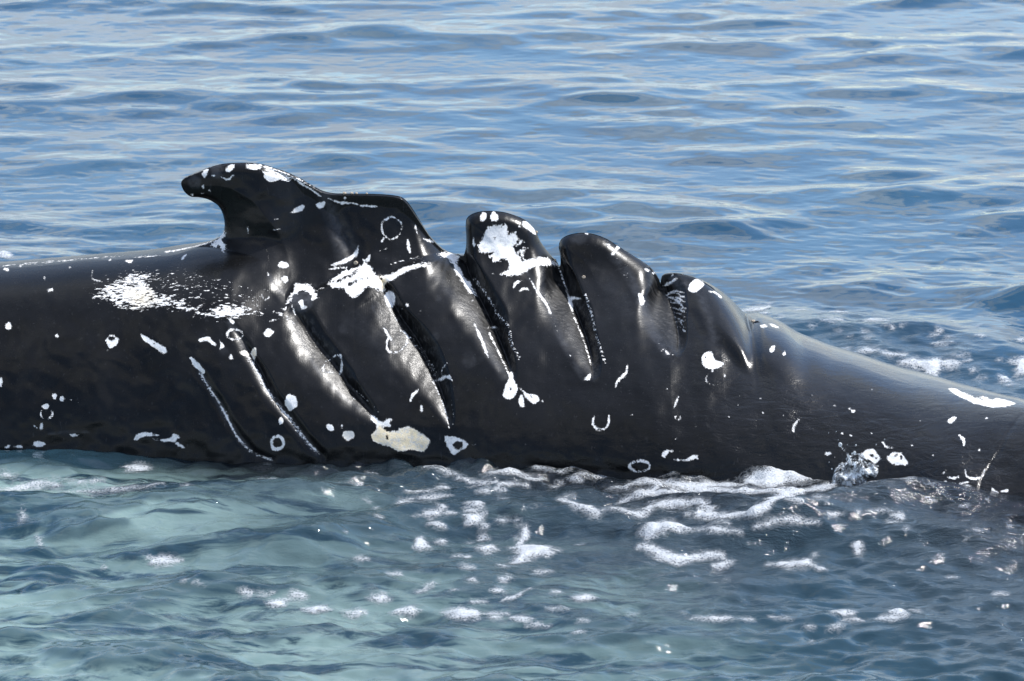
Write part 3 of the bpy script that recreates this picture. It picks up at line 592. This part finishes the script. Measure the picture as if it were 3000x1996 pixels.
m.l.new(m.math('MULTIPLY_ADD', m.attr('wet'), .6, .10), m.b.inputs['Coat Weight']); m.b.inputs['Coat Roughness'].default_value = .12; m.b.inputs['Coat IOR'].default_value = 1.33
fl = m.attr('film')
rip = m.noise(pos, 26, 5, .6, sc=(.5, .8, 1.6), rot=(0, rad(-25), 0), dist=.6)
fine = m.noise(pos, 120, 4, .6)
nb = m.bump(rip, m.math('ADD', .02, m.math('MULTIPLY', fl, .38)), .02)
nb = m.bump(stripe, m.math('MULTIPLY', fold, .22), .008, nb)
nb = m.bump(fine, m.math('ADD', .02, m.math('MULTIPLY', fl, .10)), .006, nb)
nb = m.bump(m.noise(pos, 60, 5, .7, sc=(.7, .7, 1.4)), .10, .006, nb)
nb = m.bump(m.math('MULTIPLY', white, edge2), .6, .004, nb)
m.l.new(nb, m.b.inputs['Normal']); m.l.new(nb, m.b.inputs['Coat Normal'])
whale = bpy.data.objects.new('humpback_whale', None); scene.collection.objects.link(whale)
whale['label'] = 'black whale back with slashed dorsal fin and white scars rising from the water'; whale['category'] = 'whale'
body = grid_mesh('body', Vall, quad_grid(nrows, NC), dict(wet=sstep(kpx(1850), kpx(2350), Vall[:, 0]), fold=full(sstep(.004, .03, FOLDN), 0.), scar_glint=full(scar_glint, -12.), rag=full(rag, 0.), speck=full(speck, 0.), veil=full(veil, 0.), cream=full(cream, 0.), film=film), m.m, whale)
# ================================================================== WATER
swell = Field(17.0, 1024, .27, 3.0, 1.5, 21, .68, 95)
chop = Field(5.3, 1024, .05, .42, 1.5, 22, .35, 80)
turbf = Field(3.1, 1024, .04, .32, 1.7, 23, .2, 90)
ridge = Field(6.1, 1024, .06, 1.3, 1.55, 25, .75, 94)
patch = Field(9.0, 512, .3, 5.0, 1.7, 24)
def zones(x, y):
    """turbulence 0..1 and aerated (milky) water 0..1, from distance to the whale"""
    P = proj(np.stack([x, y, np.zeros_like(x)], -1)); X, Y = P[..., 0], P[..., 1]
    front = y < yc(x) - .3
    dist = (yc(x) - np.interp(x, gx, GW)) - y                 # metres in front of the waterline
    n = patch(x, y * .6)
    t = sstep(2.6, .3, dist + .35 * n) * sstep(-2.0, .1, x + .25 * n) * front
    t = np.maximum(t, .30 * sstep(1.2, .0, dist) * front)
    back = sstep(1.9, .3, y - (yc(x) + np.interp(x, gx, GW)) + .3 * n) * sstep(.7, 1.6, x) * (~front)
    t = np.maximum(t, .55 * back)
    mk = sstep(.18, .6, dist + .12 * n - .35 * sstep(-1.0, -.2, x)) * sstep(3.3, .8, dist + .5 * n) * sstep(.75, -.75, x + .35 * n - .12 * dist) * front
    mk = np.maximum(mk, .55 * sstep(1.2, 1.9, dist) * sstep(3.6, 2.6, dist + .4 * n) * sstep(1.4, -.2, x + .4 * n) * front)
    fr_ = sstep(.5, -.4, y - yc(x) + .5)
    mk = mk * (.35 + .65 * sstep(.9, -.1, ridge(x, y) + .3 * chop(x, y)))
    global dark_refl_
    dark_refl_ = sstep(.95, .25, dist + .22 * n) * sstep(-1.9, -.9, x) * sstep(-.6, -.2, dist + .2) * front
    return t, mk
MOUNDS = [('F', 2078, 1172, .28, .13, .09), ('F', 1880, 1230, .30, .22, .04), ('F', 1280, 1190, .35, .10, .03), ('F', 1780, 1100, .16, .07, .035), ('F', 1700, 1240, .35, .10, .03),
          ('F', 700, 1350, .5, .16, .03), ('F', 300, 1290, .5, .14, .025)]
def height(x, y, t=None):
    if t is None: t, _ = zones(x, y)
    far = sstep(1.0, 5.0, y)
    frame = sstep(14, 9, np.abs(x)) * sstep(30, 20, np.abs(y))
    s_ = swell(x, y); c_ = chop(x, y)
    h = .0095 * (s_ + .3 * s_ * s_) * (1.5 - .5 * far) + (.0014 + .0018 * t + .0017 * sstep(-.4, -1.4, y)) * (c_ * .5 - 1.3 * np.sqrt(c_ * c_ + .06)) * (1 - .62 * far)
    h = h + .006 * t * turbf(x, y) * (1 + .5 * patch(x * 1.7, y))
    h = h + .0135 * ridge(x, y) * sstep(-.3, -1.2, y - yc(x)) * (1 - .5 * t)
    for r, mx_, my_, ax, ay, hh in MOUNDS:
        c = at_z(T(r, [(mx_, my_)]))[0]
        dx, dy = (x - c[0]) / ax, (y - c[1] - .25 * (x - c[0]) * (hh > .08)) / ay
        h = h + hh * np.exp(-dx * dx - dy * dy)
    return h * (.35 + .65 * frame)
def graded(core, lo, hi, n1=0, d1=.05):
    core = np.concatenate([core[0] - d1 * np.arange(n1, 0, -1), core, core[-1] + d1 * np.arange(1, n1 + 1)])
    g = lambda a, b, n: a + (b - a) * (np.linspace(0, 1, n + 1)[1:] ** 4)
    return np.concatenate([g(core[0], lo, 46)[::-1], core, g(core[-1], hi, 46)])
xs = graded(np.arange(-3.3, 3.301, .0135), -6000, 6000, 64)
yv = [-4.5]
while yv[-1] < 10.2: yv.append(yv[-1] + np.interp(yv[-1], [-4.5, 0, 10], [.0085, .011, .022]))
ys = graded(np.array(yv), -6000, 9000, 80, .08)
GXw, GYw = np.meshgrid(xs, ys)
tw, mw = zones(GXw.ravel(), GYw.ravel())
ow = dark_refl_.copy()
hw = height(GXw.ravel(), GYw.ravel(), tw)
Vw = np.stack([GXw.ravel(), GYw.ravel(), hw], 1)
wm = MN('sea_water')
wpos = wm.new('ShaderNodeTexCoord').outputs['Object']
mk = wm.attr('milky'); tb = wm.attr('turb')
mn = wm.noise(wpos, 1.9, 7, .66, sc=(.6, 1.8, 1), dist=1.6)
mkf = wm.math('MULTIPLY', mk, wm.sm(mn, .41, .53))
deep = wm.mixc(wm.sm(wm.noise(wpos, .8, 4), .3, .7), (.008, .042, .082), (.011, .055, .098))
deep = wm.mixc(wm.math('MULTIPLY', wm.attr('fore'), .75), deep, (.012, .036, .048))
deep = wm.mixc(wm.math('MULTIPLY', tb, .75), deep, (.030, .037, .043))  # grey sky reflections of the churned water put into its colour
deep = wm.mixc(wm.attr('dark_refl'), deep, (.005, .007, .009))   # the whale's dark reflection painted into the colour, with its body just below
wm.l.new(wm.mixc(mkf, deep, (.175, .255, .24)), wm.b.inputs['Base Color'])
wm.b.inputs['IOR'].default_value = 1.333
wm.l.new(wm.math('MULTIPLY_ADD', wm.attr('fore'), .010, .016), wm.b.inputs['Roughness'])
r1 = wm.noise(wpos, 15, 4, .55, sc=(.6, 1.25, 1), dist=.5)
r2 = wm.noise(wpos, 48, 4, .6, sc=(.55, 1.1, 1), dist=.4)
nb = wm.bump(r1, wm.math('ADD', wm.math('MULTIPLY_ADD', mk, .10, .025), wm.math('MULTIPLY', tb, .55)), .03)
r3 = wm.noise(wpos, 130, 3, .6, sc=(.5, 1.0, 1), dist=.5)
nb = wm.bump(r3, wm.math('MULTIPLY', tb, .25), .005, nb)
nb = wm.bump(r2, wm.math('ADD', wm.math('MULTIPLY_ADD', mk, .06, .004), wm.math('MULTIPLY', tb, .5)), .012, nb)
wm.l.new(nb, wm.b.inputs['Normal'])
sea = grid_mesh('sea', Vw, quad_grid(len(ys), len(xs)), dict(milky=mw, turb=tw, dark_refl=ow, fore=sstep(.5, -.9, GYw.ravel())), wm.m)
sea['kind'] = 'structure'

# ---------------------------------------------------------------- foam
FOAM = []      # (kind, reg, data, width, lacy)
def fs(reg, pts, w, lacy=0.): FOAM.append(('s', reg, pts, w, lacy))
def fe(reg, cx, cy, rx, ry, lacy=0.): FOAM.append(('p', reg, [(cx + rx * (1 + .16 * math.sin(3 * a + cx) + .1 * math.sin(5 * a + cy)) * math.cos(a), cy + ry * (1 + .16 * math.sin(2 * a + cx) + .1 * math.sin(4 * a)) * math.sin(a)) for a in np.linspace(0, 6.283, 15)[:-1]], 0, lacy))
def fp(reg, pts, lacy=0.): FOAM.append(('p', reg, pts, 0, lacy))
fs('H', [(950, 352), (1100, 312), (1250, 303), (1400, 308), (1550, 320), (1680, 325), (1800, 300), (1940, 280)], 34)
fs('H', [(1330, 425), (1480, 442), (1580, 442), (1650, 410), (1700, 360), (1770, 330), (1850, 300), (1950, 285)], 52)
fs('H', [(690, 350), (800, 400), (890, 422)], 44, 2); fs('H', [(930, 395), (1060, 420), (1140, 380), (1250, 375), (1330, 370), (1400, 420), (1500, 450)], 36, 1)
fp('H', [(1050, 505), (1130, 453), (1220, 453), (1295, 490), (1180, 512), (1100, 535)]); fs('H', [(1290, 490), (1420, 500), (1540, 520)], 24, 1); fs('H', [(1580, 495), (1700, 475), (1890, 468)], 28, 1); fs('H', [(1340, 480), (1440, 470), (1480, 485)], 16, 2)
fs('H', [(1050, 562), (1130, 575), (1230, 600), (1330, 590), (1450, 602)], 40); fs('H', [(1400, 635), (1495, 630)], 30, 1)
fe('H', 1790, 630, 105, 22); fe('H', 1660, 635, 30, 8, 1); fe('H', 1890, 645, 30, 8, 1)
fp('H', [(452, 560), (520, 533), (600, 538), (655, 570), (640, 603), (560, 612), (490, 637), (458, 627), (500, 590)]); fs('H', [(478, 535), (520, 490), (530, 462)], 34)
for q in [(45, 545, 42, 34), (370, 565, 48, 17), (285, 430, 48, 24), (105, 415, 42, 20), (170, 408, 26, 13), (305, 385, 48, 15), (330, 498, 22, 13), (330, 455, 24, 11), (500, 437, 19, 9), (155, 525, 25, 12), (260, 605, 20, 8), (215, 600, 25, 7),
          (435, 708, 42, 17), (800, 798, 54, 17), (20, 850, 36, 16), (390, 875, 38, 9), (520, 880, 44, 13), (580, 907, 44, 9), (400, 760, 38, 10), (310, 805, 38, 10), (270, 720, 28, 9), (675, 772, 25, 8), (670, 845, 40, 7), (800, 902, 30, 5),
          (1400, 890, 108, 13), (1720, 888, 44, 7), (1985, 870, 50, 13), (2030, 900, 54, 9), (1960, 925, 38, 7), (1835, 928, 32, 7), (2340, 850, 28, 10), (2070, 580, 26, 28), (2080, 438, 16, 9), (2240, 870, 40, 22), (2200, 890, 70, 14), (1015, 858, 22, 6), (1555, 895, 40, 5)]: fe('H', *q, .7)
fs('H', [(440, 800), (490, 790), (545, 765)], 26, 1); fp('H', [(145, 850), (250, 826), (335, 860), (260, 890)]); fs('H', [(330, 860), (460, 862)], 16, 1)
for pts, w in [([(90, 190), (200, 215), (280, 260), (400, 260)], 28), ([(350, 225), (440, 210), (550, 235)], 38), ([(550, 155), (630, 155)], 28), ([(660, 165), (740, 150), (800, 165)], 22), ([(670, 205), (760, 188), (900, 195), (1010, 210)], 22), ([(770, 225), (900, 225)], 20), ([(0, 312), (150, 305)], 18),
               ([(0, 340), (180, 340)], 15), ([(400, 285), (500, 270)], 26), ([(1000, 290), (1070, 260), (1140, 262), (1130, 300), (1020, 315)], 34), ([(730, 240), (800, 250)], 26), ([(640, 285), (690, 285)], 18), ([(905, 285), (990, 290)], 18), ([(570, 190), (640, 200)], 20), ([(1140, 215), (1220, 212)], 16), ([(1250, 240), (1400, 225)], 20),
               ([(470, 310), (400, 305)], 16), ([(700, 335), (750, 335)], 12), ([(120, 285), (170, 290)], 18)]: fs('H', pts, w, 1.5)
fp('H', [(1530, 240), (1700, 188), (1840, 172), (1930, 215), (1900, 262), (1780, 272), (1650, 292), (1540, 285)], 4); fp('H', [(1100, 245), (1400, 238), (1560, 270), (1400, 298), (1200, 292)], 4)
for pts, w in [([(-20, 330), (100, 305), (200, 292), (300, 305)], 50), ([(300, 335), (450, 330), (600, 320), (800, 308)], 28), ([(270, 268), (400, 290), (520, 285)], 26), ([(80, 490), (120, 440)], 34), ([(165, 545), (205, 595)], 34), ([(0, 250), (90, 255)], 30), ([(900, 330), (960, 322)], 22), ([(1300, 270), (1340, 275)], 22)]: fs('G', pts, w, 3)
fe('G', 668, 205, 58, 17, .8)
for q in [(800, 668, 78, 20), (1375, 868, 52, 21), (1575, 898, 68, 20), (1750, 912, 72, 16), (1445, 835, 58, 14), (1205, 840, 42, 11), (1885, 855, 62, 13), (2010, 910, 62, 19), (980, 798, 22, 8), (905, 787, 16, 7), (505, 702, 14, 6), (1290, 828, 40, 8)]: fe('G', *q, .5)
fs('G', [(2055, 822), (2150, 778)], 30, 1)
for q in [(905, 105, 76, 26), (355, 108, 52, 15), (880, 180, 84, 15), (850, 210, 62, 13), (1220, 187, 78, 19), (920, 277, 22, 9), (1755, 362, 58, 15), (1175, 420, 104, 22), (1350, 437, 94, 15), (1000, 397, 42, 8), (1840, 437, 74, 11), (1720, 270, 38, 13), (2205, 600, 34, 32), (2225, 650, 27, 9), (1950, 540, 48, 15), (2055, 585, 42, 9), (1870, 477, 42, 10), (495, 133, 20, 6), (1500, 170, 40, 6), (1120, 285, 20, 5), (1650, 300, 40, 8), (2330, 320, 40, 10)]: fe('E', *q, 1.2)
fp('E', [(190, 75), (300, 35), (425, 28), (405, 70), (230, 92)], .8); fp('E', [(1370, 515), (1450, 472), (1600, 478), (1720, 456), (1835, 488), (1835, 532), (1720, 522), (1680, 595), (1600, 595), (1560, 552), (1430, 527)], 1); fp('E', [(2245, 485), (2360, 445), (2500, 470), (2420, 560), (2270, 565), (2300, 510)], .8)
fe('F', 12, 592, 16, 8, .5)
rng = np.random.RandomState(77)                  # small scattered flecks in the stirred-up water
for _ in range(90):
    X_ = rng.uniform(950, 3000); Y_ = rng.uniform(1370, 1900) if rng.rand() < .45 else rng.uniform(1370, 1600)
    if X_ < 1500 and Y_ > 1800: continue
    a_ = rng.uniform(5, 26); fe('P', X_, Y_, a_, a_ * rng.uniform(.18, .38), rng.uniform(.5, 2.5))
for _ in range(40):
    a_ = rng.uniform(4, 16); fe('P', rng.uniform(2150, 3000), rng.uniform(900, 1160), a_, a_ * rng.uniform(.2, .35), 1.5)
fx = np.arange(-2.5, 2.7, .0085); fy = np.arange(-4.3, 2.6, .0105)
FX, FY = np.meshgrid(fx, fy); FX = FX.ravel(); FY = FY.ravel()
tz0, _ = zones(FX, FY); FZ = height(FX, FY, tz0)
FPx = proj(np.stack([FX, FY, FZ * .6], 1))
wn1 = Field(1.7, 512, .03, .5, 1.3, 41); wn2 = Field(1.9, 512, .03, .5, 1.3, 42)
FPx[:, 0] += 7 * wn1(FX, FY); FPx[:, 1] += 2.6 * wn2(FX, FY)
fm = np.full(len(FX), -14.0); lc = np.zeros(len(FX))
for kind, reg, pts, w, lacy in FOAM:
    p = T(reg, pts); p = smooth_pl(p if kind == 's' else np.vstack([p, p[:1]]), 3)
    lo, hi = p.min(0) - 26, p.max(0) + 26
    ii = np.nonzero((FPx[:, 0] > lo[0]) & (FPx[:, 0] < hi[0]) & (FPx[:, 1] > lo[1]) & (FPx[:, 1] < hi[1]))[0]
    if not len(ii): continue
    if kind == 's':
        d, par, _ = polyline_near(FPx[ii], p); ww = w / REG[reg][2] / 2
        s = ww * (.6 + .4 * np.sin(np.pi * par / (len(p) - 1))) - d
    else: s = poly_sdf(FPx[ii], p[:-1])
    b = s > fm[ii]; lc[ii] = np.where(b, lacy, lc[ii]); fm[ii] = np.maximum(fm[ii], s)
fn = Field(2.3, 1024, .012, .16, 1.2, 31)
hf = FZ + .003 + .006 * sstep(-3, 16, fm) * (1 - .12 * lc) + .0016 * fn(FX, FY) * sstep(-4, 6, fm)
nx = len(fx); q = quad_grid(len(fy), nx)
q = q[(fm[q].max(1) > -12)]
used = np.unique(q); remap = np.full(len(FX), -1); remap[used] = np.arange(len(used))
Vf = np.stack([FX, FY, hf], 1)[used]
fmat = MN('sea_foam')
fpos = fmat.new('ShaderNodeTexCoord').outputs['Object']
s_ = fmat.attr('foam'); lac = fmat.attr('lacy')
n1 = fmat.noise(fpos, 13, 7, .72, sc=(.75, 1.2, 1), dist=.9); n2 = fmat.noise(fpos, 110, 3, .6)
vor = fmat.new('ShaderNodeTexVoronoi', i_Scale=120.0); vor.feature = 'F1'; fmat.l.new(fpos, vor.inputs['Vector'])
vor2 = fmat.new('ShaderNodeTexVoronoi', i_Scale=170.0); fmat.l.new(fpos, vor2.inputs['Vector'])
val = fmat.math('ADD', s_, fmat.math('MULTIPLY', fmat.math('SUBTRACT', n1, .5), 30.0))
val = fmat.math('ADD', fmat.math('SUBTRACT', val, fmat.math('MULTIPLY', lac, 1.6)), 1.0)
holes = fmat.sm(vor.outputs['Distance'], .10, .55)          # 0 in bubble centres, 1 on the walls
val = fmat.math('ADD', val, fmat.math('MULTIPLY', fmat.math('SUBTRACT', holes, .70), 9.0))
alpha = fmat.math('MULTIPLY', fmat.sm(val, -5.0, 15.0), .86)
wv = fmat.new('ShaderNodeVectorMath', operation='ADD')
wn = fmat.new('ShaderNodeTexNoise', i_Scale=9.0, i_Detail=3.0); fmat.l.new(fpos, wn.inputs['Vector'])
wsn = fmat.new('ShaderNodeVectorMath', operation='SCALE'); fmat.l.new(wn.outputs['Color'], wsn.inputs[0]); wsn.inputs['Scale'].default_value = .05
fmat.l.new(fpos, wv.inputs[0]); fmat.l.new(wsn.outputs[0], wv.inputs[1])
ve = fmat.new('ShaderNodeTexVoronoi', i_Scale=34.0); ve.feature = 'DISTANCE_TO_EDGE'; fmat.l.new(wv.outputs[0], ve.inputs['Vector'])
web = fmat.math('MULTIPLY', fmat.sm(ve.outputs['Distance'], .20, .03), fmat.sm(fmat.math('ADD', s_, fmat.math('MULTIPLY', fmat.math('SUBTRACT', n2, .5), 14.0)), -11.0, 2.0))
alpha = fmat.math('MAXIMUM', alpha, fmat.math('MULTIPLY', web, .16))
fmat.l.new(alpha, fmat.b.inputs['Alpha'])
fc = fmat.mixc(fmat.sm(n2, .35, .7), (.46, .49, .52), (.68, .70, .72))
fmat.l.new(fc, fmat.b.inputs['Base Color']); fmat.b.inputs['Roughness'].default_value = .45
nb = fmat.bump(vor2.outputs['Distance'], .35, .006); nb = fmat.bump(n1, .5, .02, nb); fmat.l.new(nb, fmat.b.inputs['Normal'])
foam = grid_mesh('foam', Vf, remap[q], dict(foam=fm[used], lacy=lc[used]), fmat.m)
foam['kind'] = 'stuff'; foam['label'] = 'white foam patches and streaks floating on the sea around the whale'; foam['category'] = 'foam'

# ---------------------------------------------------------------- splash against the flank
import bmesh
sm_ = MN('splash_water')
sp = sm_.new('ShaderNodeTexCoord').outputs['Object']
sm_.b.inputs['Base Color'].default_value = (.9, .94, .96, 1); sm_.b.inputs['Roughness'].default_value = .06; sm_.b.inputs['IOR'].default_value = 1.333
nz = sm_.noise(sp, 34, 4, .6, dist=1.2)
sm_.l.new(sm_.sm(nz, .42, .60, .80, .05), sm_.b.inputs['Transmission Weight'])
sz_ = sm_.new('ShaderNodeSeparateXYZ'); sm_.l.new(sp, sz_.inputs[0])
brk = sm_.noise(sp, 28, 5, .65, dist=1.0)
sm_.l.new(sm_.sm(sm_.math('SUBTRACT', brk, sm_.math('MULTIPLY', sz_.outputs['Z'], 1.6)), .30, .38), sm_.b.inputs['Alpha'])
sm_.l.new(sm_.bump(nz, .5, .012), sm_.b.inputs['Normal'])
def link_bm(name, bm, mat, parent):
    me = bpy.data.meshes.new(name); bm.to_mesh(me); bm.free(); me.materials.append(mat)
    for p in me.polygons: p.use_smooth = True
    o = bpy.data.objects.new(name, me); scene.collection.objects.link(o); o.parent = parent; return o
def flank_pt(reg, x, y):
    """nearest skin vertex seen at that spot"""
    p = T(reg, [(x, y)])[0]; i = np.argmin(((PV - p) ** 2).sum(1)); return VN.reshape(-1, 3)[i]
sc0 = at_z(T('E', [(1160, 1425)]))[0]
splash = bpy.data.objects.new('water_splash', None); splash.location = sc0; scene.collection.objects.link(splash)
splash['label'] = 'small clear splash of water breaking against the lower right flank of the whale'; splash['category'] = 'splash'
PXM = SPAN / W
def to_loc(reg, x, y, dy):
    p = at_yfun(T(reg, [(x, y)]), lambda q: np.full_like(q, sc0[1] + dy))[0]; return p - sc0
# crown: a crumpled hollow dome of water
rs = np.random.RandomState(5)
nu, nv = 96, 40
crown_top = [(890, 1365), (920, 1300), (985, 1265), (1030, 1215), (1110, 1215), (1180, 1240), (1240, 1265), (1300, 1305), (1370, 1318), (1415, 1335), (1430, 1390)]
ct = np.array([to_loc('E', a, b, .02) for a, b in crown_top]); ct = smooth_pl(ct, 10); ci = np.linspace(0, len(ct) - 1, nu)
cxp = np.stack([np.interp(ci, np.arange(len(ct)), ct[:, k]) for k in range(3)], 1)
cf = Field(.5, 256, .022, .16, 1.5, 51)
Vs = np.zeros((nv, nu, 3))
for j in range(nv):
    s = j / (nv - 1)                         # 0 front foot, .55 rim, 1 back foot
    ph = s * math.pi
    zf = math.sin(ph) ** .7
    Vs[j, :, 0] = cxp[:, 0] * (1.0 + .05 * math.cos(ph))
    Vs[j, :, 2] = cxp[:, 2] * zf - .012 * (1 - zf)
    Vs[j, :, 1] = -.07 * math.cos(ph) + .05
nn = cf(Vs[:, :, 0].ravel() * 1.6 + 3, Vs[:, :, 2].ravel() * 1.6 + Vs[:, :, 1].ravel()).reshape(nv, nu)
fold_ = np.sin(Vs[:, :, 0] * 48 + 3 * nn) * .5
Vs[:, :, 1] += .006 * nn + .006 * fold_; Vs[:, :, 2] += (.005 * np.roll(nn, 13, 1) + .003 * fold_) * sstep(0, .03, Vs[:, :, 2])
grid_mesh('crown', Vs.reshape(-1, 3), quad_grid(nv, nu), {}, sm_.m, splash)
def tube(name, pts, radii):
    bm = bmesh.new(); P_ = smooth_pl(np.hstack([np.array(pts), np.array(radii)[:, None]]), 5); rings = []
    for i, q_ in enumerate(P_):
        d_ = P_[min(i + 1, len(P_) - 1), :3] - P_[max(i - 1, 0), :3]; d_ /= np.linalg.norm(d_)
        a_ = np.cross(d_, (0, 1, .1)); a_ /= np.linalg.norm(a_); b_ = np.cross(d_, a_)
        rings.append([bm.verts.new(q_[:3] + q_[3] * (a_ * math.cos(t) + b_ * math.sin(t))) for t in np.linspace(0, 2 * math.pi, 9)[:-1]])
    for r0, r1 in zip(rings, rings[1:]):
        for k in range(8): bm.faces.new((r0[k], r0[(k + 1) % 8], r1[(k + 1) % 8], r1[k]))
    bm.faces.new(rings[0][::-1]); bm.faces.new(rings[-1])
    return link_bm(name, bm, sm_.m, splash)
E_ = lambda x, y, dy=.03: to_loc('E', x, y, dy)
tube('jet', [E_(945, 1105), E_(975, 1135), E_(1000, 1175), E_(1018, 1220), E_(1025, 1260)], [.0045, .0075, .005, .0042, .007])
tube('jet', [E_(1390, 1290), E_(1400, 1320), E_(1412, 1350)], [.003, .005, .006])
tube('jet', [E_(1275, 1240), E_(1290, 1275), E_(1300, 1305)], [.003, .004, .006])
for x_, y_, r_ in [(945, 1106, .0075), (1065, 1110, .0035), (1055, 1168, .006), (1036, 1175, .0035), (1285, 1065, .002), (1390, 1285, .0035), (1415, 1330, .004), (915, 1005, .0016), (930, 1070, .0016), (855, 1015, .0014), (1220, 1105, .002), (1330, 1290, .003), (1000, 1105, .0016), (1110, 1190, .0028), (1255, 1215, .002), (880, 1290, .0024), (1440, 1300, .002), (860, 1240, .0018)]:
    bm = bmesh.new(); bmesh.ops.create_icosphere(bm, subdivisions=2, radius=r_)
    for v_ in bm.verts: v_.co.z *= 1.2
    o = link_bm('droplet', bm, sm_.m, splash); o.location = E_(x_, y_, .02)

# ---------------------------------------------------------------- barnacles on the skin
bmts = MN('barnacle_shell')
bp_ = bmts.new('ShaderNodeTexCoord').outputs['Object']
bmts.l.new(bmts.mixc(bmts.noise(bp_, 300, 3), (.55, .48, .38), (.25, .18, .12)), bmts.b.inputs['Base Color']); bmts.b.inputs['Roughness'].default_value = .6
bme = None
for reg, x_, y_, r_, tint in [('A', 1415, 866, .0085, 0), ('B', 1080, 595, .007, 0), ('B', 757, 285, .006, 0), ('E', 260, 122, .008, 0), ('A', 1328, 320, .007, 0), ('A', 1390, 322, .006, 0), ('A', 1420, 325, .005, 0), ('A', 1498, 324, .0045, 0), ('B', 885, 478, .005, 0)]:
    p = flank_pt(reg, x_, y_)
    bm = bmesh.new(); k = 12; prof = [(1.0, 0), (.95, .35), (.7, .75), (.42, .85), (.30, .55), (.0, .5)]; rings = []
    for rr, zz_ in prof[:-1]:
        rings.append([bm.verts.new((r_ * rr * (1 + .16 * (i % 2)) * math.cos(2 * math.pi * i / k), r_ * rr * (1 + .16 * (i % 2)) * math.sin(2 * math.pi * i / k), r_ * zz_)) for i in range(k)])
    for r0, r1 in zip(rings, rings[1:]):
        for i in range(k): bm.faces.new((r0[i], r0[(i + 1) % k], r1[(i + 1) % k], r1[i]))
    bm.faces.new(rings[-1])
    o = link_bm('barnacle', bm, bmts.m, whale); o.location = p
    top = y_ < 340 or (reg == 'E')
    o.rotation_euler = (rad(15 if top and reg != 'B' else 62), 0, rad(rs.uniform(-15, 15)))
